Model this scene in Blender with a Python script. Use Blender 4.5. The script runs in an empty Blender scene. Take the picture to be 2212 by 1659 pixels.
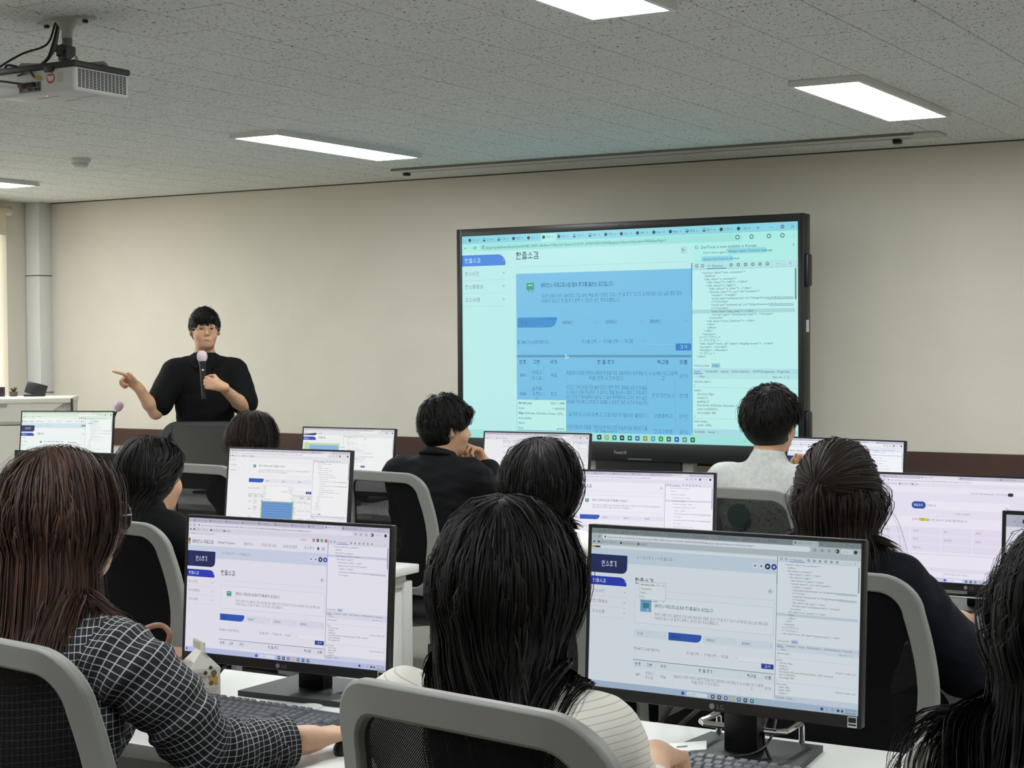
import bpy, bmesh, math, random
import numpy as np
from mathutils import Vector, Matrix
random.seed(7); RNG = np.random.default_rng(7)
PI = math.pi
scn = bpy.context.scene
COL = scn.collection

# ------------------------------------------------------------------ camera
IMW, IMH = 2212, 1659
CF, CYAW, CPITCH, CROLL = 3560.75, 0.53166, -0.02798, -0.00704
CPOS = Vector((4.2455, -8.9101, 1.5349))
fwd = Vector((-math.sin(CYAW)*math.cos(CPITCH), math.cos(CYAW)*math.cos(CPITCH), math.sin(CPITCH)))
rgt = Vector((math.cos(CYAW), math.sin(CYAW), 0)); upv = rgt.cross(fwd)
r2 = rgt*math.cos(CROLL) + upv*math.sin(CROLL); u2 = upv*math.cos(CROLL) - rgt*math.sin(CROLL)
cam = bpy.data.cameras.new('camera'); camo = bpy.data.objects.new('camera', cam); COL.objects.link(camo)
cam.sensor_fit = 'HORIZONTAL'; cam.sensor_width = 36.0; cam.lens = CF/IMW*36.0
cam.clip_start = 0.05; cam.clip_end = 200
camo.matrix_world = Matrix(((r2.x, u2.x, -fwd.x, CPOS.x), (r2.y, u2.y, -fwd.y, CPOS.y), (r2.z, u2.z, -fwd.z, CPOS.z), (0, 0, 0, 1)))
scn.camera = camo

# ------------------------------------------------------------------ light: overcast daylight outside, panels inside
PANEL_W = 40.0        # strength of the ceiling light panels
wd = bpy.data.worlds.new('daylight'); scn.world = wd; wd.use_nodes = True
wb = wd.node_tree.nodes['Background']; wb.inputs[0].default_value = (1.0, 0.92, 0.81, 1); wb.inputs[1].default_value = 5.5
scn.view_settings.view_transform = 'Standard'; scn.view_settings.look = 'None'
scn.view_settings.exposure = 0.0; scn.view_settings.gamma = 1.0; scn.view_settings.use_curve_mapping = False
scn.cycles.max_bounces = 7; scn.cycles.diffuse_bounces = 4; scn.cycles.transparent_max_bounces = 12
scn.cycles.sample_clamp_indirect = 4.0

# ------------------------------------------------------------------ helpers
def lin(c):
    if isinstance(c, str): c = tuple(int(c[i:i+2], 16) for i in (0, 2, 4))
    return tuple((v/255/12.92 if v/255 <= 0.04045 else ((v/255+0.055)/1.055)**2.4) for v in c)
MATS = {}
def mat(name, col, rough=0.5, metal=0.0, spec=0.5, noise=0.0, nscale=40.0, bump=0.0, bscale=200.0, emit=0.0, coat=0.0, trans=0.0):
    if name in MATS: return MATS[name]
    m = bpy.data.materials.new(name); m.use_nodes = True; nt = m.node_tree; b = nt.nodes['Principled BSDF']
    c = lin(col); b.inputs['Base Color'].default_value = (*c, 1); b.inputs['Roughness'].default_value = rough
    b.inputs['Metallic'].default_value = metal; b.inputs['Specular IOR Level'].default_value = spec
    if coat: b.inputs['Coat Weight'].default_value = coat
    if trans: b.inputs['Transmission Weight'].default_value = trans
    if emit: b.inputs['Emission Color'].default_value = (*c, 1); b.inputs['Emission Strength'].default_value = emit
    if noise or bump:
        tc = nt.nodes.new('ShaderNodeTexCoord')
    if noise:
        n = nt.nodes.new('ShaderNodeTexNoise'); n.inputs['Scale'].default_value = nscale; n.inputs['Detail'].default_value = 4
        nt.links.new(tc.outputs['Object'], n.inputs['Vector'])
        mr = nt.nodes.new('ShaderNodeMapRange'); mr.inputs[1].default_value = .3; mr.inputs[2].default_value = .7
        mr.inputs[3].default_value = 1-noise; mr.inputs[4].default_value = 1+noise
        nt.links.new(n.outputs['Fac'], mr.inputs[0])
        mx = nt.nodes.new('ShaderNodeVectorMath'); mx.operation = 'SCALE'; mx.inputs[0].default_value = c
        nt.links.new(mr.outputs[0], mx.inputs['Scale']); nt.links.new(mx.outputs[0], b.inputs['Base Color'])
    if bump:
        n = nt.nodes.new('ShaderNodeTexNoise'); n.inputs['Scale'].default_value = bscale; n.inputs['Detail'].default_value = 3
        nt.links.new(tc.outputs['Object'], n.inputs['Vector'])
        bp = nt.nodes.new('ShaderNodeBump'); bp.inputs['Strength'].default_value = bump; bp.inputs['Distance'].default_value = .002
        nt.links.new(n.outputs['Fac'], bp.inputs['Height']); nt.links.new(bp.outputs[0], b.inputs['Normal'])
    MATS[name] = m; return m

def empty(name, loc=(0, 0, 0), rz=0.0, parent=None):
    o = bpy.data.objects.new(name, None); COL.objects.link(o); o.location = loc; o.rotation_euler = (0, 0, rz); o.empty_display_size = .05
    if parent: o.parent = parent
    return o
def tag(o, label=None, cat=None, group=None, kind=None):
    if label: o['label'] = label
    if cat: o['category'] = cat
    if group: o['group'] = group
    if kind: o['kind'] = kind
    return o
def link(name, me, m=None, parent=None, loc=None, rot=None):
    o = bpy.data.objects.new(name, me); COL.objects.link(o)
    if m is not None and not me.materials: me.materials.append(m)
    if parent: o.parent = parent
    if loc is not None: o.location = loc
    if rot is not None: o.rotation_euler = rot
    return o
def mesh_np(name, V, F, smooth=True, sharp=None):
    V = np.asarray(V, np.float32); me = bpy.data.meshes.new(name)
    if isinstance(F, np.ndarray):
        n, k = F.shape
        me.vertices.add(len(V)); me.vertices.foreach_set('co', V.ravel())
        me.loops.add(n*k); me.loops.foreach_set('vertex_index', F.astype(np.int32).ravel())
        me.polygons.add(n); me.polygons.foreach_set('loop_start', np.arange(0, n*k, k, dtype=np.int32))
        me.update(calc_edges=True)
    else:
        me.from_pydata(V.tolist(), [], F); me.update()
    if smooth: me.polygons.foreach_set('use_smooth', np.ones(len(me.polygons), bool))
    if sharp: me.set_sharp_from_angle(angle=math.radians(sharp))
    return me
class MB:
    """collects shapes for one mesh"""
    def __init__(s): s.V = []; s.F = []
    def add(s, V, F):
        o = len(s.V); s.V += [tuple(v) for v in V]; s.F += [tuple(i+o for i in f) for f in F]; return s
    def xf(s, M, start=0):
        for i in range(start, len(s.V)): s.V[i] = tuple(M @ Vector(s.V[i]))
        return s
    def box(s, x0, x1, y0, y1, z0, z1):
        return s.add([(x0,y0,z0),(x1,y0,z0),(x1,y1,z0),(x0,y1,z0),(x0,y0,z1),(x1,y0,z1),(x1,y1,z1),(x0,y1,z1)],
                     [(0,3,2,1),(4,5,6,7),(0,1,5,4),(1,2,6,5),(2,3,7,6),(3,0,4,7)])
    def rbox(s, x0, x1, y0, y1, z0, z1, r=.004, seg=2):
        bm = bmesh.new(); bmesh.ops.create_cube(bm, size=1)
        for v in bm.verts: v.co = Vector(((x0+x1)/2+v.co.x*(x1-x0), (y0+y1)/2+v.co.y*(y1-y0), (z0+z1)/2+v.co.z*(z1-z0)))
        bmesh.ops.bevel(bm, geom=bm.edges[:], offset=min(r, .49*min(x1-x0, y1-y0, z1-z0)), segments=seg, profile=.5, affect='EDGES', clamp_overlap=True)
        bm.verts.index_update(); s.add([v.co for v in bm.verts], [[v.index for v in f.verts] for f in bm.faces]); bm.free(); return s
    def tube(s, pts, r, n=8, cap=True, closed=False):
        pts = [Vector(p) for p in pts]; m = len(pts); rr = r if hasattr(r, '__len__') else [r]*m
        T = []
        for i in range(m):
            a = pts[(i-1) % m] if (closed or i > 0) else pts[i]; b = pts[(i+1) % m] if (closed or i < m-1) else pts[i]
            t = (b-a); T.append(t.normalized() if t.length > 1e-9 else Vector((0, 0, 1)))
        u = T[0].orthogonal().normalized(); V = []; F = []
        for i in range(m):
            u = (u - T[i]*u.dot(T[i])); u = u.normalized() if u.length > 1e-6 else T[i].orthogonal().normalized(); w = T[i].cross(u)
            for k in range(n):
                a = 2*PI*k/n; V.append(pts[i]+(u*math.cos(a)+w*math.sin(a))*rr[i])
        for i in range(m if closed else m-1):
            for k in range(n):
                j = (i+1) % m; F.append((i*n+k, i*n+(k+1) % n, j*n+(k+1) % n, j*n+k))
        if cap and not closed: F.append(tuple(range(n-1, -1, -1))); F.append(tuple((m-1)*n+k for k in range(n)))
        return s.add(V, F)
    def lathe(s, prof, n=24, c=(0, 0, 0), axis='Z'):
        V = []; F = []
        for r, z in prof:
            for k in range(n):
                a = 2*PI*k/n; p = (r*math.cos(a), r*math.sin(a), z)
                if axis == 'Y': p = (p[0], p[2], p[1])
                if axis == 'X': p = (p[2], p[0], p[1])
                V.append((p[0]+c[0], p[1]+c[1], p[2]+c[2]))
        for i in range(len(prof)-1):
            for k in range(n): F.append((i*n+k, i*n+(k+1) % n, (i+1)*n+(k+1) % n, (i+1)*n+k))
        F.append(tuple(range(n-1, -1, -1))); F.append(tuple((len(prof)-1)*n+k for k in range(n)))
        return s.add(V, F)
    def prism(s, poly, y0, y1, axis='Y'):
        n = len(poly)
        f = (lambda a, b, y: (a, y, b)) if axis == 'Y' else ((lambda a, b, y: (a, b, y)) if axis == 'Z' else (lambda a, b, y: (y, a, b)))
        V = [f(a, b, y0) for a, b in poly]+[f(a, b, y1) for a, b in poly]
        F = [tuple(range(n)), tuple(range(2*n-1, n-1, -1))]+[(i, n+i, n+(i+1) % n, (i+1) % n) for i in range(n)]
        return s.add(V, F)
    def sphere(s, c, r, nu=14, nv=9):
        rx, ry, rz = (r, r, r) if not hasattr(r, '__len__') else r
        V = [(c[0], c[1], c[2]-rz)]; F = []
        for i in range(1, nv):
            t = PI*i/nv
            for k in range(nu): a = 2*PI*k/nu; V.append((c[0]+rx*math.sin(t)*math.cos(a), c[1]+ry*math.sin(t)*math.sin(a), c[2]-rz*math.cos(t)))
        V.append((c[0], c[1], c[2]+rz)); N = len(V)-1
        for k in range(nu): F.append((0, 1+(k+1) % nu, 1+k)); F.append((N, 1+(nv-2)*nu+k, 1+(nv-2)*nu+(k+1) % nu))
        for i in range(nv-2):
            for k in range(nu): F.append((1+i*nu+k, 1+i*nu+(k+1) % nu, 1+(i+1)*nu+(k+1) % nu, 1+(i+1)*nu+k))
        return s.add(V, F)
    def mesh(s, name, smooth=True, sharp=35, fixn=True):
        me = bpy.data.meshes.new(name); me.from_pydata(s.V, [], s.F)
        if fixn:
            bm = bmesh.new(); bm.from_mesh(me); bmesh.ops.recalc_face_normals(bm, faces=bm.faces[:]); bm.to_mesh(me); bm.free()
        if smooth:
            me.polygons.foreach_set('use_smooth', np.ones(len(me.polygons), bool)); me.set_sharp_from_angle(angle=math.radians(sharp))
        me.update(); return me
    def obj(s, name, m, parent=None, loc=None, rot=None, smooth=True, sharp=35):
        return link(name, s.mesh(name, smooth, sharp), m, parent, loc, rot)
def bez(pts, n=8):
    """smooth path through points (Catmull-Rom)"""
    P = [Vector(p) for p in pts]; P = [P[0]*2-P[1]]+P+[P[-1]*2-P[-2]]; out = []
    for i in range(1, len(P)-2):
        for k in range(n):
            t = k/n; a, b, c, d = P[i-1:i+3]
            out.append(.5*((2*b)+(c-a)*t+(2*a-5*b+4*c-d)*t*t+(3*b-a-3*c+d)*t**3))
    out.append(P[-2]); return out
def rrect(x0, x1, y0, y1, rad, seg=5):
    """2D rounded rectangle, rad=(bl,br,tr,tl)"""
    if not hasattr(rad, '__len__'): rad = (rad,)*4
    out = []
    for (cx, cy, sx, sy, a0), r in zip(((x0, y0, 1, 1, PI), (x1, y0, -1, 1, 1.5*PI), (x1, y1, -1, -1, 0), (x0, y1, 1, -1, .5*PI)), rad):
        if r <= 1e-9: out.append((cx, cy)); continue
        for k in range(seg+1):
            a = a0+.5*PI*k/seg; out.append((cx+sx*r+r*math.cos(a), cy+sy*r+r*math.sin(a)))
    return out
def copy_tree(o, parent=None):
    c = o.copy(); COL.objects.link(c)
    if parent: c.parent = parent
    for ch in list(o.children): copy_tree(ch, c)
    return c
def on_y(px, py, y):
    d = fwd+r2*((px-IMW/2)/CF)-u2*((py-IMH/2)/CF); return CPOS+d*((y-CPOS.y)/d.y)
def in_view(p, mx=60):
    d = Vector(p)-CPOS; z = d.dot(fwd)
    if z < .1: return False
    x = IMW/2+CF*d.dot(r2)/z; y = IMH/2-CF*d.dot(u2)/z
    return -mx < x < IMW+mx and -mx < y < IMH+mx

# ------------------------------------------------------------------ room shell
H = 2.565; XL, XR, YB = -5.13, 7.2, -11.6
def wall_mat():
    m = mat('painted_wall', (213, 207, 194), .85, noise=.025, nscale=3.0, bump=.05, bscale=320)
    return m
WALL = wall_mat()
WHITE = mat('white_laminate', (226, 226, 222), .35, spec=.4, noise=.01, nscale=9)
BLACKP = mat('black_plastic', (17, 17, 18), .42, bump=.08, bscale=900)
GREYP = mat('grey_frame_plastic', (132, 132, 128), .5, bump=.05, bscale=700)
CHROME = mat('chrome', (215, 215, 218), .12, metal=1.0, noise=.02)
CABLE = mat('black_cable', (14, 14, 15), .45, noise=.05)
def st(name, mb, m, parent=None):
    o = mb.obj(name, m, parent, smooth=False)
    if not parent: o['kind'] = 'structure'
    return o
st('floor', MB().box(XL-.3, XR+.2, YB-.2, .2, -.1, 0), mat('floor_tile', (120, 117, 110), .45, noise=.05, nscale=6))
st('wall_front', MB().box(XL-.3, XR+.2, 0, .2, 0, H+.4), WALL)
st('wall_right', MB().box(XR, XR+.2, YB, 0, 0, H+.4), WALL)
st('wall_back', MB().box(XL-.3, XR+.2, YB-.2, YB, 0, H+.4), WALL)
# left wall with two window openings
WY = [(-3.3, -.305), (-7.2, -3.9)]; WZ0, WZ1 = .95, 2.44
lw = MB(); ys = [YB]+[v for w in sorted(WY) for v in w]+[0]
for i in range(0, len(ys), 2): lw.box(XL-.2, XL, ys[i], ys[i+1], 0, H+.4)
for a, b in WY: lw.box(XL-.2, XL, a, b, 0, WZ0).box(XL-.2, XL, a, b, WZ1, H+.4)
st('wall_left', lw, WALL)
FR = mat('window_frame_white', (205, 203, 196), .4, noise=.02)
GLS = mat('window_glass', (240, 245, 245), .02, trans=1.0, noise=.01)
for i, (a, b) in enumerate(WY):
    w = MB()
    for z in (WZ0, WZ1-.05): w.box(XL-.13, XL-.03, a, b, z, z+.05)
    n = 2
    for k in range(n+1):
        y = a+(b-a-.05)*k/n-(.07 if k == n else 0); w.box(XL-.13, XL-.03, y, y+.05, WZ0+.05, WZ1-.05)
    wo = st('window_%d' % (i+1), w, FR)
    st('pane', MB().box(XL-.085, XL-.08, a+.05, b-.05, WZ0+.05, WZ1-.05), GLS, wo)
    bl = empty('roller_blind', (XL+.055, b-.02, WZ1+.05))
    tag(bl, 'cream roller blind half lowered over the window nearest the front corner' if i == 0 else 'cream roller blind over the window farther from the front corner', 'blind', 'roller blinds')
    ln = b-a
    MB().lathe([(.0, 0), (.03, 0), (.03, -ln), (0, -ln)], 16, axis='Y').obj('tube', mat('blind_cream', (214, 204, 176), .8, noise=.02), bl)
    MB().lathe([(0, 0), (.036, 0), (.036, .012), (0, .012)], 16, axis='Y').obj('end_cap', FR, bl)
    drop = WZ1-2.285 if i == 0 else 1.1
    MB().box(.026, .029, -ln+.03, -.055 if i == 0 else -.02, -drop, .0).obj('fabric', MATS['blind_cream'], bl, smooth=False)
    MB().rbox(.02, .034, -ln+.03, -.055 if i == 0 else -.02, -drop-.025, -drop, .003).obj('hem_bar', FR, bl)
# front wall timber rail and skirting
BROWN = mat('dark_brown_rail', (66, 40, 32), .5, noise=.12, nscale=14)
st('trim_1', MB().rbox(XL+.02, XR, -.018, 0, .7745, .896, .003), BROWN)
st('baseboard_front', MB().rbox(XL+.02, XR, -.014, 0, 0, .1, .003), BROWN)
st('trim_2', MB().box(XL, XR, -.008, 0, H-.007, H), mat('shadow_gap', (70, 66, 58), .8, noise=.05))
# boxed service duct in the corner
du = MB().rbox(-5.125, -4.985, -.125, -.0, .9, H, .004)
dk = du.obj('corner_duct', mat('duct_white', (222, 222, 220), .5, noise=.02))
tag(dk, 'white boxed cable duct running up the front left corner of the room', 'duct')
for z in (1.15, 2.02):
    MB().box(-5.128, -4.982, -.128, -.001, z, z+.006).obj('joint', MATS['shadow_gap'], dk, smooth=False)
# dark slits either side of the duct
# ------------------------------------------------------------------ ceiling tiles
def tile_mat():
    m = bpy.data.materials.new('fissured_ceiling_tile'); m.use_nodes = True; nt = m.node_tree; b = nt.nodes['Principled BSDF']
    N = nt.nodes.new; L = nt.links.new
    g = N('ShaderNodeNewGeometry')
    def lay(scale, sx, sy, lo, hi, off):
        mp = N('ShaderNodeMapping'); mp.inputs['Scale'].default_value = (sx*scale, sy*scale, scale); mp.inputs['Rotation'].default_value = (0, 0, off)
        L(g.outputs['Position'], mp.inputs['Vector'])
        n = N('ShaderNodeTexNoise'); n.inputs['Scale'].default_value = 1; n.inputs['Detail'].default_value = 2.5; n.inputs['Roughness'].default_value = .55
        n.inputs['Distortion'].default_value = .6
        L(mp.outputs[0], n.inputs['Vector'])
        r = N('ShaderNodeMapRange'); r.inputs[1].default_value = lo; r.inputs[2].default_value = hi; L(n.outputs['Fac'], r.inputs[0]); return r
    r1 = lay(74, 1.6, .8, .605, .67, .25); rr2 = lay(150, 1.3, .8, .64, .71, -.3)
    mx = N('ShaderNodeMath'); mx.operation = 'MAXIMUM'; L(r1.outputs[0], mx.inputs[0]); L(rr2.outputs[0], mx.inputs[1])
    mc = N('ShaderNodeMix'); mc.data_type = 'RGBA'; mc.inputs[6].default_value = (*lin((224, 227, 224)), 1); mc.inputs[7].default_value = (*lin((92, 92, 88)), 1)
    L(mx.outputs[0], mc.inputs[0]); L(mc.outputs[2], b.inputs['Base Color']); b.inputs['Roughness'].default_value = .95; b.inputs['Specular IOR Level'].default_value = .1
    bp = N('ShaderNodeBump'); bp.invert = True; bp.inputs['Strength'].default_value = .5; bp.inputs['Distance'].default_value = .003
    L(mx.outputs[0], bp.inputs['Height']); L(bp.outputs[0], b.inputs['Normal']); return m
TILE = tile_mat()
ceil = st('ceiling', MB().box(XL-.3, XR+.2, YB-.2, .2, H+.012, H+.1), mat('ceiling_void', (110, 108, 102), .9, noise=.05))
tb = MB(); g = .0012
bmx = bmesh.new(); bmesh.ops.create_cube(bmx, size=1)
for v in bmx.verts:
    k = 1 if v.co.z > 0 else .997
    v.co = Vector((v.co.x*(.3-2*g)*(1 if v.co.z > 0 else .988), v.co.y*(.6-2*g)*(1 if v.co.z > 0 else .994), v.co.z*.012))
TM = bpy.data.meshes.new('tile'); bmx.to_mesh(TM); bmx.free(); TM.materials.append(TILE)
TV_ = [tuple(v.co) for v in TM.vertices]; TF_ = [tuple(p.vertices) for p in TM.polygons]
x = .633-.3*20; col = 0; cand = []
while x < XR:
    y = -4.97+(.3 if col % 2 else 0)-.6*12
    while y < .6:
        c = (x+.15, y+.3, H+.006)
        if y+.6 > YB and x+.3 > XL: cand.append(c)
        y += .6
    x += .3; col += 1
vis = []; rest = []
for c in cand:
    if c[1]+.3 > .001 or c[0]-.15 < XL: rest.append(c) if not (c[1]-.3 > 0 or c[0]+.15 < XL) else None; continue
    (vis if any(in_view((c[0]+dx, c[1]+dy, H)) for dx in (-.15, 0, .15) for dy in (-.3, 0, .3)) else rest).append(c)
vis.sort(key=lambda c: (Vector(c)-CPOS).length); rest += vis[300:]; vis = vis[:300]
for c in vis: link('tile', TM, None, ceil, c)
rm = MB()
for c in rest:
    y1 = min(c[1]+.3-g, -.0); x0 = max(c[0]-.15+g, XL)
    rm.box(x0, c[0]+.15-g, c[1]-.3+g, y1, H, H+.012)
tag(rm.obj('tile_field', TILE, ceil, smooth=False), kind='stuff')
# ------------------------------------------------------------------ ceiling light panels
EMI = bpy.data.materials.new('light_diffuser'); EMI.use_nodes = True
_b = EMI.node_tree.nodes['Principled BSDF']; _b.inputs['Base Color'].default_value = (.9, .9, .9, 1)
_b.inputs['Emission Color'].default_value = (.95, 1.0, 1.0, 1); _b.inputs['Emission Strength'].default_value = PANEL_W
LW, LL, RIM, DROP = .2656, 1.238, .020, .026
def light_panel(x, y, label):
    o = empty('ceiling_light', (x+LW/2, y+LL/2, H-DROP))
    tag(o, label, 'light', 'flat ceiling light panels')
    a, b = LW/2, LL/2; f = MB()
    for (x0, x1, y0, y1) in ((-a-RIM, -a, -b-RIM, b+RIM), (a, a+RIM, -b-RIM, b+RIM), (-a, a, -b-RIM, -b), (-a, a, b, b+RIM)):
        f.box(x0, x1, y0, y1, 0, DROP)
    f.obj('frame', mat('light_frame', (222, 222, 218), .4, noise=.02), o, smooth=False)
    MB().box(-a, a, -b, b, .003, .008).obj('diffuser', EMI, o, smooth=False)
light_panel(1.814, -5.495, 'long white light panel cut off by the top edge of the picture')
light_panel(-1.131, -2.481, 'long light panel on the ceiling left of the large display')
light_panel(1.841, -2.550, 'bright light panel high above the right end of the large display')
light_panel(-4.103, -2.481, 'light panel cut by the left picture edge near the front corner')
for xx in (-3.945, -1.029, 1.887, 4.80):
    for yy in (-2.63, -5.56, -8.5):
        if (xx, yy) in ((-3.945, -2.63), (-1.029, -2.63), (1.887, -2.63), (1.887, -5.56)): continue
        light_panel(xx, yy, 'ceiling light panel out of view behind or beside the camera')
# ------------------------------------------------------------------ ceiling fittings
sd = empty('smoke_detector', (-2.601, -2.078, H)); tag(sd, 'round white smoke detector on the ceiling left of the long light panel', 'smoke detector')
DW = mat('detector_white', (208, 208, 204), .5, noise=.02)
MB().lathe([(0, 0), (.062, 0), (.062, -.016), (.05, -.024), (0, -.024)], 28).obj('base', DW, sd)
MB().lathe([(0, -.024), (.046, -.024), (.048, -.038), (.036, -.05), (.012, -.054), (0, -.054)], 28).obj('dome', DW, sd)
ps = empty('projection_screen_case', (.15, -.53, H-.001)); tag(ps, 'long white retracted projection screen case set in the ceiling above the display', 'screen case')
MB().rbox(-1.62, 1.72, -.095, .085, -.012, .0, .003).obj('case', mat('case_white', (190, 190, 184), .5, noise=.02), ps)
MB().box(-1.55, 1.55, .02, .03, -.0125, -.0118).obj('slot', MATS['shadow_gap'], ps, smooth=False)
MB().box(-1.62, 1.6, -.098, -.0945, -.013, .0).obj('edge_gap', mat('case_edge', (110, 108, 100), .7, noise=.03), ps, smooth=False)
MB().rbox(-1.62, -1.585, .03, .07, -.03, -.012, .004).obj('hook', BLACKP, ps); MB().rbox(1.45, 1.49, .03, .075, -.036, -.012, .004).obj('hook', BLACKP, ps)
# ---- projector hanging from the ceiling
PX, PY, PZ = .345, -5.085, 2.305
pj = empty('projector', (PX, PY, H)); tag(pj, 'white projector with black lid hanging from the ceiling on a bracket', 'projector')
PW = mat('projector_white', (205, 205, 203), .45, noise=.02); dz = PZ-H
PGY = mat('bracket_beige', (164, 160, 146), .5, noise=.04)
body = MB().rbox(-.17, .17, -.12, .12, dz, dz+.078, .012, 3).obj('housing', PW, pj)
MB().rbox(-.174, .174, -.123, .123, dz+.074, dz+.094, .006, 2).obj('lid', mat('projector_lid', (33, 33, 36), .45, noise=.03), pj)
MB().rbox(.045, .085, -.126, -.118, dz+.064, dz+.082, .003).obj('lid_tab', MATS['projector_lid'], pj)
gr = mat('vent_dark', (26, 26, 24), .7, noise=.05)
gm = MB().box(-.0004, .0004, -.0065, .0065, -.0016, .0016).mesh('vent_slot', smooth=False); gm.materials.append(gr)
for i in range(13):
    for k in range(12): link('vent_slot', gm, None, pj, (.1702, -.098+i*.0163, dz+.014+k*.0048))
# port bay, sockets, plugs, stickers on the rear
MB().box(-.068, .028, -.1206, -.1198, dz+.008, dz+.04).obj('port_bay', mat('port_grey', (120, 120, 120), .6, noise=.04), pj, smooth=False)
for i, (px, pz, w, h, c) in enumerate(((-.15, .028, .008, .008, 'k'), (-.15, .018, .008, .006, 'k'), (-.11, .017, .02, .006, 'k'), (-.084, .016, .014, .007, 'k'), (-.072, .03, .006, .014, 'k'), (-.07, .016, .007, .01, 'k'))):
    px += .09; MB().rbox(px-w/2, px+w/2, -.1225, -.12, dz+pz-h/2, dz+pz+h/2, .001).obj('socket', BLACKP, pj)
MB().lathe([(0, 0), (.0085, 0), (.0085, -.018), (0, -.018)], 14, (-.047, -.121, dz+.029), 'Y').obj('plug', mat('plug_maroon', (116, 50, 58), .5, noise=.05), pj)
MB().lathe([(0, 0), (.006, 0), (.006, -.014), (.0045, -.022), (0, -.022)], 12, (.024, -.121, dz+.049), 'Y').obj('plug', mat('plug_yellow', (190, 150, 60), .45, noise=.05), pj)
MB().rbox(-.026, .008, -.138, -.122, dz+.024, dz+.036, .003).obj('plug', BLACKP, pj)
sk = MB().lathe([(0, 0), (.0175, 0), (.0175, -.0006), (0, -.0006)], 28, (.07, -.1202, dz+.046), 'Y').obj('sticker', mat('sticker_red', (176, 60, 50), .5, noise=.05), pj)
MB().lathe([(0, 0), (.0135, 0), (.0135, -.0006), (0, -.0006)], 28, (.07, -.1207, dz+.048), 'Y').obj('sticker_centre', mat('sticker_white', (212, 206, 198), .5, noise=.02), sk)
MB().box(.061, .079, -.1222, -.1213, dz+.052, dz+.057).obj('sticker_mark', MATS['sticker_red'], sk, smooth=False)
for k in range(7): MB().box(.098, .124, -.1206, -.1199, dz+.031+k*.0045, dz+.0322+k*.0045).obj('grille_line', mat('grille_grey', (150, 150, 148), .6, noise=.03), pj, smooth=False)
for x0, y0, w in ((-.06, -.05, .05), (.0, -.06, .04), (.06, 0, .09), (-.02, .03, .06)):
    MB().box(x0, x0+w, y0, y0+.006, dz-.0006, dz+.001).obj('underside_slot', MATS['grille_grey'], pj, smooth=False)
MB().lathe([(0, 0), (.004, 0), (.004, -.001), (0, -.001)], 10, (.01, -.08, dz)).obj('status_light', mat('led_red', (255, 120, 110), .4, emit=2.0, noise=.01), pj)
# bracket
sx, sy = -.02, .04
MB().prism([(-.11+sx, -.02+sy), (-.03+sx, -.05+sy), (.03+sx, -.05+sy), (.11+sx, -.02+sy), (.11+sx, .02+sy), (.03+sx, .05+sy), (-.03+sx, .05+sy), (-.11+sx, .02+sy)], -.008, 0, 'Z').obj('ceiling_plate', mat('plate_white', (186, 184, 178), .5, noise=.03), pj)
for bx in (-.09, .08): MB().rbox(bx+sx-.007, bx+sx+.007, sy-.007, sy+.007, -.018, -.008, .002).obj('plate_bolt', BLACKP, pj)
MB().lathe([(0, -.008), (.034, -.008), (.026, -.022), (.017, -.036), (.017, -.06), (0, -.06)], 24, (sx, sy, 0)).obj('socket_cone', MATS['plate_white'], pj)
MB().lathe([(0, -.05), (.016, -.05), (.016, dz+.1), (0, dz+.1)], 18, (sx, sy, 0)).obj('stem', mat('stem_grey', (104, 106, 110), .4, noise=.04), pj)
MB().rbox(sx-.02, sx+.02, sy-.024, sy+.02, -.132, -.085, .005).obj('clamp', mat('clamp_grey', (72, 72, 76), .5, noise=.04), pj)
kn = MB(); kn.prism([((.0175+.004*math.cos(6*a))*math.cos(a), (.0175+.004*math.cos(6*a))*math.sin(a)) for a in [2*PI*i/48 for i in range(48)]], sy-.036, sy-.024)
for i in range(len(kn.V)): v = kn.V[i]; kn.V[i] = (v[0]+sx, v[1], v[2]-.102)
kn.obj('knob', mat('knob_dark', (36, 32, 34), .55, noise=.05), pj)
MB().rbox(sx-.024, sx+.024, sy-.024, sy+.024, dz+.094, dz+.124, .003).obj('swivel_block', PGY, pj)
for (ax, ay) in ((-.15, .07), (.12, .07), (-.14, -.05), (.12, -.06)):
    MB().tube([(sx, sy, dz+.112), (ax*.95, ay*.95, dz+.114), (ax, ay, dz+.108), (ax, ay, dz+.093)], .006, 6).obj('bracket_arm', PGY, pj)
def cable(pts, r=.004, name='cable', m=None, parent=None, label=None, cat='cable', n=7):
    o = MB().tube(bez(pts, 8), r, n).obj(name, m or CABLE, parent)
    if label: tag(o, label, cat)
    return o
cable([(sx-.03, sy-.02, -.01), (-.07, .0, -.08), (-.14, -.04, -.11), (-.2, -.09, -.16), (-.215, -.13, -.21), (-.14, -.15, dz+.05), (-.02, -.14, dz+.03)], .0035, parent=pj)
cable([(sx-.03, sy-.01, -.01), (-.06, .02, -.07), (-.1, .02, -.13), (-.15, -.02, -.15), (-.165, -.08, -.15), (-.14, -.1, -.2), (-.02, -.13, dz+.07), (.024, -.142, dz+.049)], .004, parent=pj)
cable([(sx-.035, sy, -.01), (-.08, .04, -.09), (-.13, .03, -.14), (-.2, .02, -.19), (-.26, .0, -.22)], .006, m=mat('grey_flat_cable', (150, 148, 140), .6, noise=.04), parent=pj)

# ------------------------------------------------------------------ screens: a tiny page-drawing kit (1920 x 1080 units)
class Page:
    def __init__(s): s.it = []
    def R(s, x, y, w, h, c, l=1, rad=0): s.it.append(('R', x, y, w, h, c, l, rad)); return s
    def C(s, x, y, r, c, l=2): s.it.append(('C', x, y, r, c, l)); return s
    def T(s, x, y, size, t, c='333333', l=3, w=None, al='L', b=0): s.it.append(('T', x, y, size, t, c, l, w, al, b)); return s
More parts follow.
